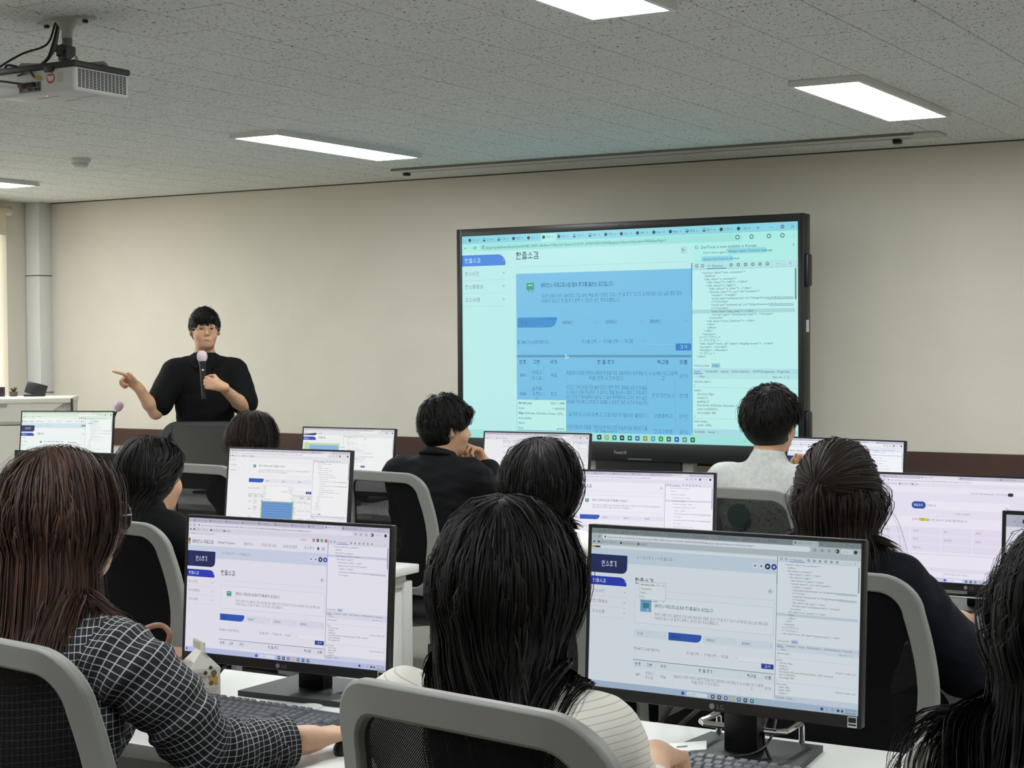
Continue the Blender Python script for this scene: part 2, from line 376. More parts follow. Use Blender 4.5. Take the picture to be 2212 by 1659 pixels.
# ---- a small stroke alphabet for the Korean words and the signs on the screens
RING = [(.5+.5*math.cos(2*PI*k/10), .5+.5*math.sin(2*PI*k/10)) for k in range(11)]
GIY = [[(0, 0), (1, 0), (1, 1)]]; NIE = [[(0, 0), (0, 1), (1, 1)]]; DIG = [[(1, 0), (0, 0), (0, 1), (1, 1)]]; RIE = [[(0, 0), (1, 0), (1, .5), (0, .5), (0, 1), (1, 1)]]
MIE = [[(0, 0), (1, 0), (1, 1), (0, 1), (0, 0)]]; BIE = [[(0, 0), (0, 1), (1, 1), (1, 0)], [(0, .5), (1, .5)]]; SIO = [[(.5, 0), (.42, .45), (0, 1)], [(.48, .35), (1, 1)]]
IEU = [RING]; JIE = [[(0, 0), (1, 0)], [(.5, 0), (.42, .5), (0, 1)], [(.5, .42), (1, 1)]]; CHI = [[(.3, 0), (.7, 0)], [(0, .25), (1, .25)], [(.5, .25), (.4, .6), (0, 1)], [(.5, .55), (1, 1)]]
KIE = GIY+[[(0, .5), (1, .5)]]; TIE = DIG+[[(0, .5), (1, .5)]]; PIE = [[(0, 0), (1, 0)], [(0, 1), (1, 1)], [(.28, 0), (.28, 1)], [(.72, 0), (.72, 1)]]
HIE = [[(.3, 0), (.7, 0)], [(0, .22), (1, .22)], [(.1+.8*x, .38+.62*y) for x, y in RING]]
def twin(a, b=None): return [[(x*.44, y) for x, y in s] for s in a]+[[(.56+x*.44, y) for x, y in s] for s in (b or a)]
LEAD = [GIY, twin(GIY), NIE, DIG, twin(DIG), RIE, MIE, BIE, twin(BIE), SIO, twin(SIO), IEU, JIE, twin(JIE), CHI, KIE, TIE, PIE, HIE]
TAIL = [[], GIY, twin(GIY), twin(GIY, SIO), NIE, twin(NIE, JIE), twin(NIE, HIE), DIG, RIE, twin(RIE, GIY), twin(RIE, MIE), twin(RIE, BIE), twin(RIE, SIO), twin(RIE, TIE), twin(RIE, PIE), twin(RIE, HIE), MIE, BIE, twin(BIE, SIO), SIO, twin(SIO), IEU, JIE, CHI, KIE, TIE, PIE, HIE]
# vowels: strokes standing on the right (u: 0..1 across, v: 0..1 down) and strokes lying below
def up(*t, two=False): return [[(.45, 0), (.45, 1)]]+[[(.45, q), ((1.0 if d > 0 else -.1), q)] for d, q in t]+([[(.95, 0), (.95, 1)]] if two else [])
def fl(*t): return [[(0, .8), (1, .8)]]+[[(x, .8), (x, (.05 if d > 0 else 1.5))] for d, x in t]
VOW = [(up((1, .45)), []), (up((1, .45), two=True), []), (up((1, .35), (1, .6)), []), (up((1, .35), (1, .6), two=True), []), (up((-1, .45)), []), (up((-1, .45), two=True), []), (up((-1, .35), (-1, .6)), []), (up((-1, .35), (-1, .6), two=True), []),
       ([], fl((1, .5))), (up((1, .4)), fl((1, .5))), (up((1, .4), two=True), fl((1, .5))), (up(), fl((1, .5))), ([], fl((1, .35), (1, .65))), ([], fl((-1, .5))), (up((-1, .6)), fl((-1, .5))), (up((-1, .6), two=True), fl((-1, .5))), (up(), fl((-1, .5))), ([], fl((-1, .35), (-1, .65))), ([], fl()), (up(), fl()), (up(), [])]
def place(st, x0, x1, y0, y1): return [[(x0+(x1-x0)*x, y0+(y1-y0)*y) for x, y in s] for s in st]
def syllable(ch):
    n = ord(ch)-0xAC00; l, v, t = n//588, n//28 % 21, n % 28; side, low = VOW[v]; b = .56 if t else .94; out = []
    if side and not low: out += place(LEAD[l], .08, .52, .08, b-.04)+place(side, .60, .90, .02, b+.02)
    elif low and not side: out += place(LEAD[l], .2, .8, .06, b*.52)+place(low, .04, .96, b*.60, b-.03 if v not in (13, 17) else b-.12)
    else: out += place(LEAD[l], .08, .54, .06, b*.46)+place(low, .02, .60, b*.54, b*.90)+place(side, .66, .94, .02, b+.02)
    if t: out += place(TAIL[t], .18, .86, .66, .95)
    return out
SIGN = {'—': [[(.1, .55), (.9, .55)]], '←': [[(.9, .5), (.1, .5)], [(.4, .25), (.1, .5), (.4, .75)]], '→': [[(.1, .5), (.9, .5)], [(.6, .25), (.9, .5), (.6, .75)]], '∧': [[(.2, .65), (.5, .35), (.8, .65)]], '∨': [[(.2, .4), (.5, .7), (.8, .4)]],
        '⊘': [[(.15+.7*x, .15+.7*y) for x, y in RING], [(.25, .75), (.75, .25)]], '⌂': [[(.1, .55), (.5, .15), (.9, .55)], [(.2, .5), (.2, .9), (.8, .9), (.8, .5)]], '□': [[(.15, .2), (.85, .2), (.85, .85), (.15, .85), (.15, .2)]],
        '●': [[(.3+.4*x, .3+.4*y) for x, y in RING], [(.4, .5), (.6, .5)]], '▲': [[(.5, .1), (.15, .9), (.5, .7), (.85, .9), (.5, .1)], [(.5, .2), (.5, .7)]], '➤': [[(.2, .1), (.2, .8), (.4, .62), (.8, .55), (.2, .1)], [(.25, .2), (.35, .6), (.6, .52)]], '×': [[(.2, .25), (.75, .8)], [(.75, .25), (.2, .8)]]}
def strokes_mesh(st, w):
    V = []; F = []
    for s in st:
        for i in range(len(s)-1):
            a = np.array(s[i]); b = np.array(s[i+1]); d = b-a; L = np.linalg.norm(d)
            if L < 1e-6: continue
            d = d/L; q = np.array((-d[1], d[0]))*w; e = d*w*.9; n = len(V); V += [a-e+q, b+e+q, b+e-q, a-e-q]; F += [(n, n+1, n+2), (n, n+2, n+3)]
    V = np.array(V); return np.column_stack([V[:, 0]*.9+.02, .82-V[:, 1]*.92]), np.array(F)
GC = {}
class Gly(dict):
    def __missing__(s, k):
        t, b = k; V = []; F = []; n = 0; x = 0
        for ch in t:
            if '가' <= ch <= '힣' or ch in SIGN: co, tr = strokes_mesh(SIGN[ch] if ch in SIGN else syllable(ch), .048 if b else .032); adv = .95
            else:
                co, tr, adv = GC[ch]
                if b and len(co): tr = np.concatenate([tr, tr+len(co)]); co = np.concatenate([co, co+np.array((.03, 0))])
            V.append(co+np.array((x, 0))); F.append(tr+n); n += len(co); x += adv
        s[k] = (np.concatenate(V) if V else np.zeros((0, 2)), np.concatenate(F) if F else np.zeros((0, 3), int)); return s[k]
GLY = Gly()
def prep_text(strings):
    """Latin letters come from the built-in font, one by one"""
    need_ = sorted(set(ch for t, b in strings for ch in t if not ('가' <= ch <= '힣') and ch not in SIGN)); objs = []
    for t in ['|']+[v for ch in need_ for v in (ch, ch+'|')]:
        cu = bpy.data.curves.new('t', 'FONT'); cu.body = t; cu.size = 1; cu.resolution_u = 2; o = bpy.data.objects.new('t', cu); COL.objects.link(o); objs.append((t, o, cu))
    dg = bpy.context.evaluated_depsgraph_get(); dg.update(); res = {}
    for t, o, cu in objs:
        me = o.evaluated_get(dg).to_mesh(); n = len(me.vertices); co = np.zeros(n*3, np.float32); me.vertices.foreach_get('co', co); me.calc_loop_triangles(); tr = np.zeros(len(me.loop_triangles)*3, np.int32); me.loop_triangles.foreach_get('vertices', tr)
        res[t] = (co.reshape(-1, 3)[:, :2].astype(float), tr.reshape(-1, 3))
    for t, o, cu in objs: bpy.data.objects.remove(o); bpy.data.curves.remove(cu)
    bar = res['|'][0][:, 0].max()
    for ch in need_: GC[ch] = (*res[ch], res[ch+'|'][0][:, 0].max()-bar)

SCR = bpy.data.materials.new('lit_screen'); SCR.use_nodes = True
_n = SCR.node_tree; _b = _n.nodes['Principled BSDF']; _b.inputs['Base Color'].default_value = (.01, .01, .01, 1); _b.inputs['Roughness'].default_value = .35
_a = _n.nodes.new('ShaderNodeAttribute'); _a.attribute_name = 'pix'; _n.links.new(_a.outputs['Color'], _b.inputs['Emission Color']); _b.inputs['Emission Strength'].default_value = 1
def page_mesh(P, w, h, tint, bg='ffffff', gain=1.0):
    """flat picture in the local x-z plane, facing -y, origin at top centre"""
    V = []; F = []; C = []; n0 = 0
    def put(xy, tris, c, l):
        nonlocal n0
        xy = np.asarray(xy, np.float64); xy = np.column_stack([np.clip(xy[:, 0], 0, 1920), np.clip(xy[:, 1], 0, 1080)])
        v = np.column_stack([(xy[:, 0]/1920-.5)*w, np.full(len(xy), -.00012*l-.0002), -xy[:, 1]/1080*h])
        V.append(v); F.append(np.asarray(tris)+n0); n0 += len(v)
        k = np.array(lin(c))*np.array(tint)*gain; C.append(np.tile(np.append(k, 1), (len(v), 1)))
    put([(0, 0), (1920, 0), (1920, 1080), (0, 1080)], [(0, 2, 1), (0, 3, 2)], bg, 0)
    for it in P.it:
        if it[0] == 'R':
            _, x, y, ww, hh, c, l, rad = it
            if hasattr(rad, '__len__'): rad = (rad[0], rad[1], rad[2], rad[3])
            p = rrect(x, x+ww, y, y+hh, rad, 6); m = len(p)
            put(p, [(0, i, i+1) for i in range(1, m-1)], c, l)
        elif it[0] == 'C':
            _, x, y, r, c, l = it; m = 18
            put([(x+r*math.cos(2*PI*i/m), y+r*math.sin(2*PI*i/m)) for i in range(m)], [(0, i, i+1) for i in range(1, m-1)], c, l)
        else:
            _, x, y, size, t, c, l, tw, al, b = it
            co, tr = GLY[(t, b)]
            if len(co) == 0: continue
            x0, x1 = co[:, 0].min(), co[:, 0].max(); sx_ = size
            if tw: sx_ = tw/max(x1-x0, 1e-3)
            xx = (co[:, 0]-x0)*sx_; W_ = (x1-x0)*sx_
            ox = x if al == 'L' else (x-W_/2 if al == 'C' else x-W_)
            if y < -10 or y > 1078: continue
            put(np.column_stack([xx+ox, y+size*.36-co[:, 1]*size]), tr, c, l)
    V = np.concatenate(V); F = np.concatenate(F); C = np.concatenate(C).astype(np.float32)
    me = mesh_np('screen_image', V, F, smooth=False)
    # face the viewer (-y)
    a = me.color_attributes.new('pix', 'FLOAT_COLOR', 'POINT'); a.data.foreach_set('color', C.ravel())
    me.materials.append(SCR); return me
G5 = '5a5a60'; BL = '2a56b8'; NAVY = '14245e'
TREE = ['<section class="sub_container">', '::before', '<div class="s_content">', '<div class="s_left">...</div>', '<div class="s_right">', '<div class="s_title">...</div>', '<article class="s_con" id="content">', '<style>...</style>',
        '<script type="text/javascript" src="//js/egovframework/tfs3/js/common.j', 's"></script>', '<script type="text/javascript" src="//js/egovframework/tfs3/board/common.j', 's"></script>', '<div class="sub_pop">...</div>', '<script type="text/javascript">...</script>',
        '</article>', '<div class="scon_bottom">...</div>', '</div>', '::after', '</div>', '</section>', '<!--서브 컨텐츠 e-->', '<!-- 주요뉴런끝 -->', '<div class="sort_all" style="display:none">...</div>', '<script>...</script>', '<footer>...</footer>', '<!--하단 e-->', '</div>']
CSS = ['element.style {', '}', 'body {', '   font-size: 70px;', '   margin: 0;', '   padding: 0;', '   font-family: SCDream, NotoSans, Dotum, "돋움", sans-serif;', '   color: # #333333;', '   font-weight: 400;', '}', 'html, body {', '   width: 100%;', '   height: 100%;', '   margin: 0;', '   padding: 0;', '}']
def devtools(P, y0, y1, ys, tabs='Elements  Console  Sources  Network', n=26, hl=None, seed=0, x0=1362, fs=15, dens=1.0):
    P.R(x0, y0, 1920-x0, 1040-y0, 'fdfdff', 1).R(x0-4, y0, 4, 1024-y0, '9aa0b0', 2).R(x0-4, y0, 4, 180, '1f3f90', 2)
    P.R(x0, y0, 1920-x0, 32, 'eef0f8', 2).R(x0, y0+32, 1920-x0, 2, 'c4c8d4', 2)
    for k in range(2): P.R(x0+18+k*32, y0+8, 15, 15, '7a8090', 3).R(x0+21+k*32, y0+11, 9, 9, 'eef0f8', 4)
    P.T(x0+82, y0+17, 16, '</> Elements', '304a8a', 3); P.R(x0+80, y0+29, 104, 3, '2a56b8', 3)
    for k in range(6): P.C(x0+210+k*38, y0+16, 8, '50545e', 3).C(x0+210+k*38, y0+16, 4.5, 'eef0f8', 4)
    P.T(x0+445, y0+16, 20, '—   ...   ×', '606470', 3)
    y = y0+50; rr = random.Random(seed); ind = [2, 3, 3, 4, 4, 5, 5, 6, 6, 6, 6, 6, 6, 6, 5, 4, 4, 4, 3, 2, 1, 1, 1, 1, 1, 1, 0]
    for i in range(n):
        if y > ys-20: break
        t = TREE[i % len(TREE)]; xx = x0+26+ind[i % len(ind)]*13
        if hl is not None and i == hl: P.R(x0, y-9, 1920-x0-16, 19, 'dfe3ee', 2)
        cut = 1895-xx; wid = len(t)*fs*.5
        P.T(xx, y, fs, t, '3c4a78' if t.startswith('<') else '55585e', 3, w=min(wid, cut))
        if 'src' in t: P.R(xx+wid*.55, y+8, min(wid, cut)-wid*.55, 1.6, '3c4a90', 3)
        y += (ys-20-y0-50)/n/dens
    P.R(1902, y0+40, 9, (ys-y0)*.3, '9a9fac', 3)
    P.T(x0+10, ys+9, 15, 'html.ind_blue', '444a58', 3).R(x0+104, ys-2, 46, 22, 'c8d4f0', 2).T(x0+110, ys+9, 15, 'body', '2a56b8', 3)
    P.R(x0, ys+24, 1920-x0, 26, 'e9ebf7', 2).T(x0+10, ys+37, 15, 'Styles', '2a56b8', 3).R(x0+8, ys+48, 46, 3, '2a56b8', 3)
    for dx, t in ((70, 'Computed'), (154, 'Layout'), (214, 'Event Listeners'), (325, 'DOM Breakpoints'), (450, 'Properties')): P.T(x0+dx, ys+37, 15, t, '555a66', 3)
    P.R(x0, ys+51, 1920-x0, 24, 'f1f2fa', 2).T(x0+22, ys+63, 15, '∨ Filter', '666a74', 3).T(x0+425, ys+63, 15, ':hov .cls  +  □', '555a66', 3)
    y = ys+88
    for i, t in enumerate(CSS):
        if y > 1000: break
        P.T(x0+10+(16 if t.startswith(' ') else 0), y, 15, t.strip(), '6e4c50' if t.startswith(' ') and ':' in t else '44484e', 3); y += 18.5
        if t == '}': P.R(x0, y-8, 1920-x0, 1.5, 'd4d8e2', 2); y += 6
    for yy in (ys+178, ys+300): P.T(1900, yy, 15, 'all.css?v=1.web?...css:1', '666a74', 3, al='R')
    P.R(x0, 1002, 1920-x0, 36, 'e6e9f6', 2).T(x0+12, 1016, 16, 'Console', '333a4a', 3).T(x0+84, 1016, 16, 'Issues  +', '555a66', 3)
TABT = ['교육청 - 업무 포털', '해외연수 국제교류', '특별 업무용 검색', '이젠 장학관 업무 공지', 'CodeFlex', 'New Project', '행정정보 교육행정', '새 탭', '해외연수-국제교류']
def browser(P, url, act=8, ntab=9, strip='d2cedd', bar='efedf5'):
    P.R(0, 0, 1920, 36, strip, 1).R(0, 36, 1920, 82, bar, 1)
    P.T(14, 18, 18, '∨', '555555', 3); w = 1600/ntab
    for i in range(ntab):
        x = 50+i*w
        if i == act: P.R(x-10, 4, w-4, 34, bar, 2, 8)
        else: P.R(x+w-16, 9, 2, 18, '9a97a4', 2)
        P.C(x+8, 19, 8, '3a3a44', 3).C(x+8, 19, 3.5, 'eeeeee', 4)
        P.T(x+24, 19, 15, TABT[i % len(TABT)], '4a4a52', 3, w=min(w*.62, len(TABT[i % len(TABT)])*11)).T(x+w-34, 19, 18, '×', '555555', 3)
    P.T(50+ntab*w+4, 18, 24, '+', '44444a', 3).T(1780, 18, 20, '—   □   ×', '44444a', 3)
    P.T(14, 58, 24, '←', '555560', 3).C(58, 58, 9, '66666e', 3).C(58, 58, 6, bar, 4)
    P.R(82, 40, 1500, 34, 'faf9fd', 2, 16).R(98, 50, 12, 14, '66666e', 3, 3).T(122, 57, 17, url, '66646e', 3)
    for k in range(4): P.C(1612+k*48, 58, 9, '5c5c66', 3).C(1612+k*48, 58, 6, bar, 4)
    P.C(1762, 58, 13, '33333a', 3).R(1784, 44, 78, 28, 'f8f7fc', 3, 13).T(1794, 58, 16, '업데이트', '55555e', 4).C(1882, 58, 12, '33363e', 3)
    P.R(14, 88, 14, 12, '66666e', 3).R(48, 86, 16, 14, '55555e', 3).T(70, 93, 16, '즐겨찾기 가져오기', '55545e', 3).C(226, 93, 8, '33333a', 3).T(240, 93, 16, '업무포털 로그인', '55545e', 3).R(352, 86, 14, 14, '55555e', 3).T(372, 93, 16, 'NAVER', '55545e', 3)
def taskbar(P, c='ccd6f2', tray=True):
    P.R(0, 1038, 1920, 42, c, 5)
    P.R(703, 1050, 22, 22, '2a62d0', 6).R(742, 1046, 150, 28, 'f4f6fd', 6, 12).T(756, 1060, 17, 'o  검색', '5a6070', 7)
    for k, cc in enumerate(('444444', '22252c', '6a6a90', 'e0b860', '2a7a8a', '223050', '1e7a48')): P.R(918+k*46, 1048, 25, 25, cc, 6, 5).R(925+k*46, 1054, 11, 11, 'dfe6f4', 7, 3)
    P.R(3, 1048, 0.5, 1, c, 6)
    if tray:
        P.T(1640, 1059, 20, '∧', '30384a', 6).R(1672, 1050, 19, 18, '28509a', 6).T(1706, 1059, 18, '가', '30384a', 6).T(1746, 1059, 18, '한', '30384a', 6).R(1780, 1051, 18, 15, '445068', 6).C(1815, 1059, 8, '445068', 6)
        P.T(1902, 1050, 15, '오전 11:16', '303848', 6, al='R').T(1902, 1068, 15, '2026-05-06', '303848', 6, al='R')
URL = 'https://www.jbe.go.kr/global/board/list.jbe?boardId=BBS_0000011&menuCd=DOM_000000103001000000&paging=ok&searchOperation=AND&startPage=1'
ROWS = [('3361', '국제교\n류수업', '독일', ['독일에서 다양한 문화와 새로운 환경을 직접 경험하면서 잊지못할 추', '억을 만든 시간이었다.'], ['수소에너지고등학', '교'], '김*아', 1055),
        ('3360', '글로벌\n프론티\n어', '호주', ['시드니 구석구석을 직접 발로 뛰며 다양한 현지 경험을 깊이 있게 쌓을', '수 있어서 정말 뜻깊었던 것 같아요. 매일 영어로 소통하고 부딪히다', '보니 전보다 영어실력이 늘어난 것 같아 뿌듯했어요! 교과서 밖의 넓은', '세상을 직접 배우고 한층 더 성장할 수 있었던 알찬 시간이었습니다!'], ['전주기전여고'], '안*경', 1153),
        ('3359', '', '', ['길거리도 너무 이쁘고 구경거리가 많아서 좋았다'], ['근영중학교'], '이*단', 1256),
        ('3358', '', '', ['인생 처음으로 유럽을 가봤는데 한국과 다른 모습에 정말 재밌었고 좋', '은 경험이었다.'], ['전주근영중'], '김*수', 1333)]
def site(P, s=0, top=112, sel=0, count='총 3361건 (1/337 페이지)', rows=True, right=1354, no0='3361'):
    """the web page of the class, scrolled up by s"""
    def vis(y): return y > top
    P.R(0, top, right, 1040-top, 'fafafd', 1)
    Y = lambda y: y-s
    if vis(Y(126)): P.T(4, Y(126), 16, '전북특별자치도교육청  프로그램신청 >', '55545c', 3).T(1100, Y(124), 16, 'Language ∨', '55545c', 3)
    if vis(Y(124)):
        for k, c in enumerate(('c86070', '222428', '6a9a58', 'b03038')): P.C(1226+k*38, Y(124), 13, c, 3).C(1226+k*38, Y(124), 5, 'eeeeee', 4)
    if vis(Y(186)):
        P.R(4, Y(164), 18, 50, '8a3a34', 3, (0, 0, 8, 0)).R(4, Y(190), 14, 26, 'e0c070', 4).T(40, Y(190), 32, '해외연수-국제교류', '33333a', 3, w=216, b=1)
        for x, t in ((300, 'Global Programs'), (556, '해외연수'), (730, '국제교류수업'), (935, '세계시민캠프'), (1142, '연수후기')): P.T(x, Y(186), 25, t, '3c3c44', 3)
        P.R(1262, Y(176), 18, 22, '55555e', 3, 4)
        for k in range(3): P.R(1304, Y(176)+k*9, 26, 3, '44444c', 3)
    a, b = max(Y(222), top), Y(318)
    if b > top: P.R(0, a, right, b-a, 'dfe8f4', 2)
    def box(x, y0, w, h, c, rad, l=3):
        y0 = Y(y0); y1 = y0+h
        if y1 < top+4: return False
        y0 = max(y0, top); P.R(x, y0, w, y1-y0, c, l, rad); return True
    if box(0, 265, 278, 125, NAVY, (0, 6, 42, 0)): P.T(139, Y(326), 44, '연수후기', 'f4f4ff', 5, al='C', w=112, b=1)
    if box(0, 415, 276, 59, '2038c0', (0, 50, 8, 0)): P.T(18, Y(444), 27, '한줄소감', 'f0f2ff', 5, b=1).T(258, Y(444), 24, '>', 'c8d4ff', 5)
    for y, t in ((514, '연수사진'), (584, '연수동영상'), (654, '우수사례')):
        if vis(Y(y)): P.T(18, Y(y), 25, t, '4a4a54', 3).T(257, Y(y), 24, '>', '777780', 3).R(0, Y(y+35), 279, 2, 'e4e4ec', 2)
    if vis(Y(270)): P.T(348, Y(270), 22, '⌂ > 연수후기 ∨ > 한줄소감 ∨', '4a5060', 3)
    if vis(Y(270)):
        for k, c in enumerate(('f4f6fa', 'f4f6fa', '10204e', '2a3aa8')): P.C(1206+k*44, Y(271), 19, c, 3).C(1206+k*44, Y(271), 8, '8890a0' if k < 2 else 'e0e4f4', 4)
    if vis(Y(427)): P.T(341, Y(427), 43, '한줄소감', '26262c', 3, w=137, b=1).R(341, Y(486), right-352, 2, 'e2e2ea', 2)
    if vis(Y(430)): P.C(1318, Y(430), 20, 'e9eaf0', 3).T(1308, Y(430), 24, '➤', '66666e', 4)
    if box(343, 530, 1000, 182, 'e8e9f0', 8, 2): box(347, 534, 992, 174, 'fcfcfe', 6, 3)
    if vis(Y(590)):
        P.R(404, Y(572), 46, 36, '3fa884', 4, 3).R(414, Y(606), 5, 14, '3fa884', 4).R(436, Y(606), 5, 14, '3fa884', 4).R(412, Y(582), 30, 5, 'dff4ec', 5)
        P.T(492, Y(586), 25, '해외연수-국제교류수업 참여 후기를 올리는 공간입니다.', '20387e', 4, w=431, b=1)
        P.T(492, Y(642), 22, '게시된 내용이 허위, 일방적인 주장, 비방, 욕설 등이 포함된 경우나 "한 줄 후기" 코너의 성격에 맞지 않는 글은 통보 없이', '4a4a52', 4, w=812)
        P.T(492, Y(668), 22, '삭제처리 됩니다. 한 줄 후기 등록 시, 관리자 승인 후에 표출됩니다.', '4a4a52', 4, w=470)
    for k, (x, t) in enumerate(((344, '전체'), (598, '2026년'), (852, '2025년'), (1104, '2024년'))):
        on = k == sel
        if box(x, 754, 241, 52, '2a5cc0' if on else 'eff0f8', (4, 8, 40, 4) if on else 2):
            P.T(x+22, Y(780), 23, t, '12285e' if on else '55555e', 5)
            if not on: P.T(x+220, Y(780), 20, '∨', '77777f', 5)
    if vis(Y(882)):
        P.T(345, Y(882), 22, count, '44444c', 3, w=190)
        for x, t in ((735, '연수별 선택'), (861, '국가별 선택'), (985, '학교명')): P.T(x, Y(880), 22, t, '44444c', 3, w=84 if len(t) > 4 else 46)
        for x in (834, 960, 1084): P.T(x, Y(880), 18, '∨', '66666e', 3)
        P.R(1106, Y(864), 246, 34, 'ffffff', 2).R(1106, Y(897), 246, 2, 'd8d8e2', 3)
    if box(1265, 898, 85, 33, '2440a0', 3): P.T(1307, Y(914), 22, '검색', 'f0f2ff', 5, al='C')
    if vis(Y(957)): P.R(339, Y(957), right-341, 3, '55555e', 4).R(339, Y(960), right-341, 54, 'f3f4fa', 2)
    for x, t in ((378, '번호'), (462, '구분'), (565, '국가'), (873, '한 줄 후기'), (1200, '학교명'), (1314, '이름')):
        if vis(Y(986)): P.T(x, Y(986), 23, t, '33333a', 4, al='C', b=1)
    if rows:
        for n, g_, nat, tx, sch, nm, y in ROWS:
            if Y(y) > 1040: break
            if no0 != '3361': n = str(int(no0)-(3361-int(n)))
            P.T(378, Y(y), 22, n, '4a4a52', 4, al='C').T(565, Y(y), 22, nat or ' ', '4a4a52', 4, al='C').T(1314, Y(y), 22, nm, '4a4a52', 4, al='C')
            for k, q in enumerate(g_.split('\n')):
                if q: P.T(462, Y(y)+(k-(g_.count('\n'))/2)*28, 22, q, '4a4a52', 4, al='C')
            for k, q in enumerate(tx): P.T(876, Y(y)+(k-(len(tx)-1)/2)*25, 22, q, '4a4a52', 4, al='C', w=466 if len(q) > 30 else None)
            for k, q in enumerate(sch): P.T(1200, Y(y)+(k-(len(sch)-1)/2)*25, 22, q, '4a4a52', 4, al='C')
            for xx in (420, 505, 640, 1113, 1266): P.R(xx, Y(960), 1.5, 1040-Y(960), 'e2e3ea', 3)
            P.R(339, Y(y)+(68 if len(tx) < 4 else 52), right-341, 1.5, 'dadbe4', 3)
def popup(P, x, y, w, h, title, size, lines, l=6):
    P.R(x-2, y-2, w+4, h+4, 'b4bac4', l).R(x, y, w, h, 'fdfdfe', l+1)
    P.T(x+9, y+16, 17, title, '24282e', l+2, b=1).T(x+w-9, y+16, 16, size, '55585e', l+2, al='R')
    yy = y+44
    for a, b in lines:
        if a == '-': P.R(x+9, yy-10, w-18, 1.5, 'c8ccd4', l+2); yy += 6; continue
        P.T(x+9, yy, 16, a, '55585e', l+2)
        if b: P.T(x+w-9, yy, 16, b, '3c4046', l+2, al='R')
        yy += 26
PAGES = {}
p = Page(); browser(p, URL, 8, 10); site(p, 0); devtools(p, 112, 0, 640, n=10, hl=3, seed=1, dens=1.9); taskbar(p); p.C(20, 1058, 9, '5a6a7a', 6); PAGES['A1'] = p
p = Page(); browser(p, URL, 8, 9, '8d9496', 'ccd0d2'); site(p, 87, top=112, sel=1, count='총 667건 (1/67 페이지)', no0='667'); devtools(p, 112, 0, 645, n=23, hl=16, seed=2); taskbar(p, 'bccbe0')
p.R(385, 467, 82, 78, '7fb0dc', 6).R(404, 485, 46, 36, '3f8f8a', 7, 3).T(430, 530, 30, '▲', 'eef4ff', 8)
popup(p, 379, 346, 191, 114, 'div.notice::after', '50 × 50', [('Accessibility', ''), ('Name', ''), ('Role', ''), ('Keyboard-focusable', '⊘')], 7); p.R(0, 120, 60, 14, 'c2b868', 6).R(30, 122, 40, 10, '2c2a20', 7); PAGES['A2'] = p
p = Page(); browser(p, URL, 9, 10); site(p, 372, sel=0); devtools(p, 112, 0, 800, n=22, seed=3)
popup(p, 585, 470, 470, 200, 'td.left', '466 × 120', [('Color', '#333333'), ('Font', '15px SCDream, NotoSans'), ('Padding', '10px'), ('Name', ''), ('Role', 'cell'), ('Keyboard-focusable', '⊘')], 6)
p.R(560, 655, 520, 395, 'b4cfa0', 5).R(575, 680, 490, 370, '6f9fdc', 6)
for k in range(11): p.R(585, 700+k*33, 470, 5, '4c78b8', 7)
PAGES['B1'] = p
p = Page(); browser(p, URL, 6, 7); site(p, 262, sel=0); devtools(p, 112, 0, 900, n=20, hl=4, seed=4); taskbar(p); PAGES['B2'] = p
# search result page
p = Page(); browser(p, 'https://www.jbe.go.kr/search/totalSearch.jbe?menuCd=DOM_000000108001000000&qt=한줄소감&searchTerm=한줄소감', 1, 4)
p.R(0, 112, 1920, 930, 'f8f5fb', 1).R(0, 178, 1920, 250, 'f2eef8', 2).T(960, 168, 20, '현재 페이지를 Windows에서 기본으로 설정합니다', '55525e', 3).R(1330, 150, 54, 34, '2a2a34', 3, 12)
p.R(356, 268, 146, 74, '1f50a8', 3, 36).T(378, 305, 24, '통합검색', 'f0f4ff', 4, b=1).T(520, 305, 24, '한줄소감', '4a4854', 3).R(512, 260, 840, 84, 'fbfafd', 2, 30).C(1322, 310, 13, '8a8896', 3).C(1322, 310, 9, 'fbfafd', 4).R(1330, 318, 14, 4, '8a8896', 4)
p.T(800, 382, 21, '□ 결과 내 재검색', '5a5864', 3).T(362, 452, 26, '검색어', '44424e', 3).R(436, 434, 88, 34, 'f0e860', 2).T(440, 452, 26, '한줄소감', '33313a', 3, b=1).T(530, 452, 26, '에 대한 총 32건의 검색결과를 찾았습니다.', '44424e', 3, w=400)
for r in range(3):
    for c in range(4):
        p.R(30+c*320, 530+r*86, 310, 80, 'eeeaf6', 2)
        if r < 2 or c < 2: p.T(55+c*320, 570+r*86, 22, ('전체보기', '사이트', '메뉴', '콘텐츠', '뉴스', '게시판', '업무담당', '이미지', '동영상', '한줄소감')[(r*4+c) % 10], '55525e', 3)
p.T(60, 760, 24, '● 업무담당자', '44424e', 3, b=1).T(30, 842, 22, '- 연수후기', '55525e', 3).R(140, 826, 82, 32, 'f0e860', 2).T(146, 842, 22, '한줄소감', '44424e', 3).T(60, 905, 20, '기관명 | 2026', '77747f', 3).R(0, 800, 1330, 10, 'e8e4f2', 2).R(0, 940, 1330, 40, 'eeeaf6', 2).T(700, 1000, 20, '자료 검색 결과 더보기 (10건)', '55525e', 3)
p.T(1400, 452, 24, '인기 검색어', '44424e', 3, b=1); popup(p, 1392, 478, 300, 158, 'h3', '300 × 40', [('Margin', '20px'), ('Accessibility', ''), ('Name', ''), ('Role', 'heading'), ('Keyboard', '⊘')])
p.R(1400, 655, 330, 36, '8fb4e4', 3)
for k in range(7): p.R(1402, 660+k*36, 22, 24, '3a4a90', 4, 4).T(1436, 672+k*36, 20, ('학교알리미', '시험', '방과후학교', '급식', '교육과정안내', '나이스학부모', '공지')[k], '4a4854', 4)
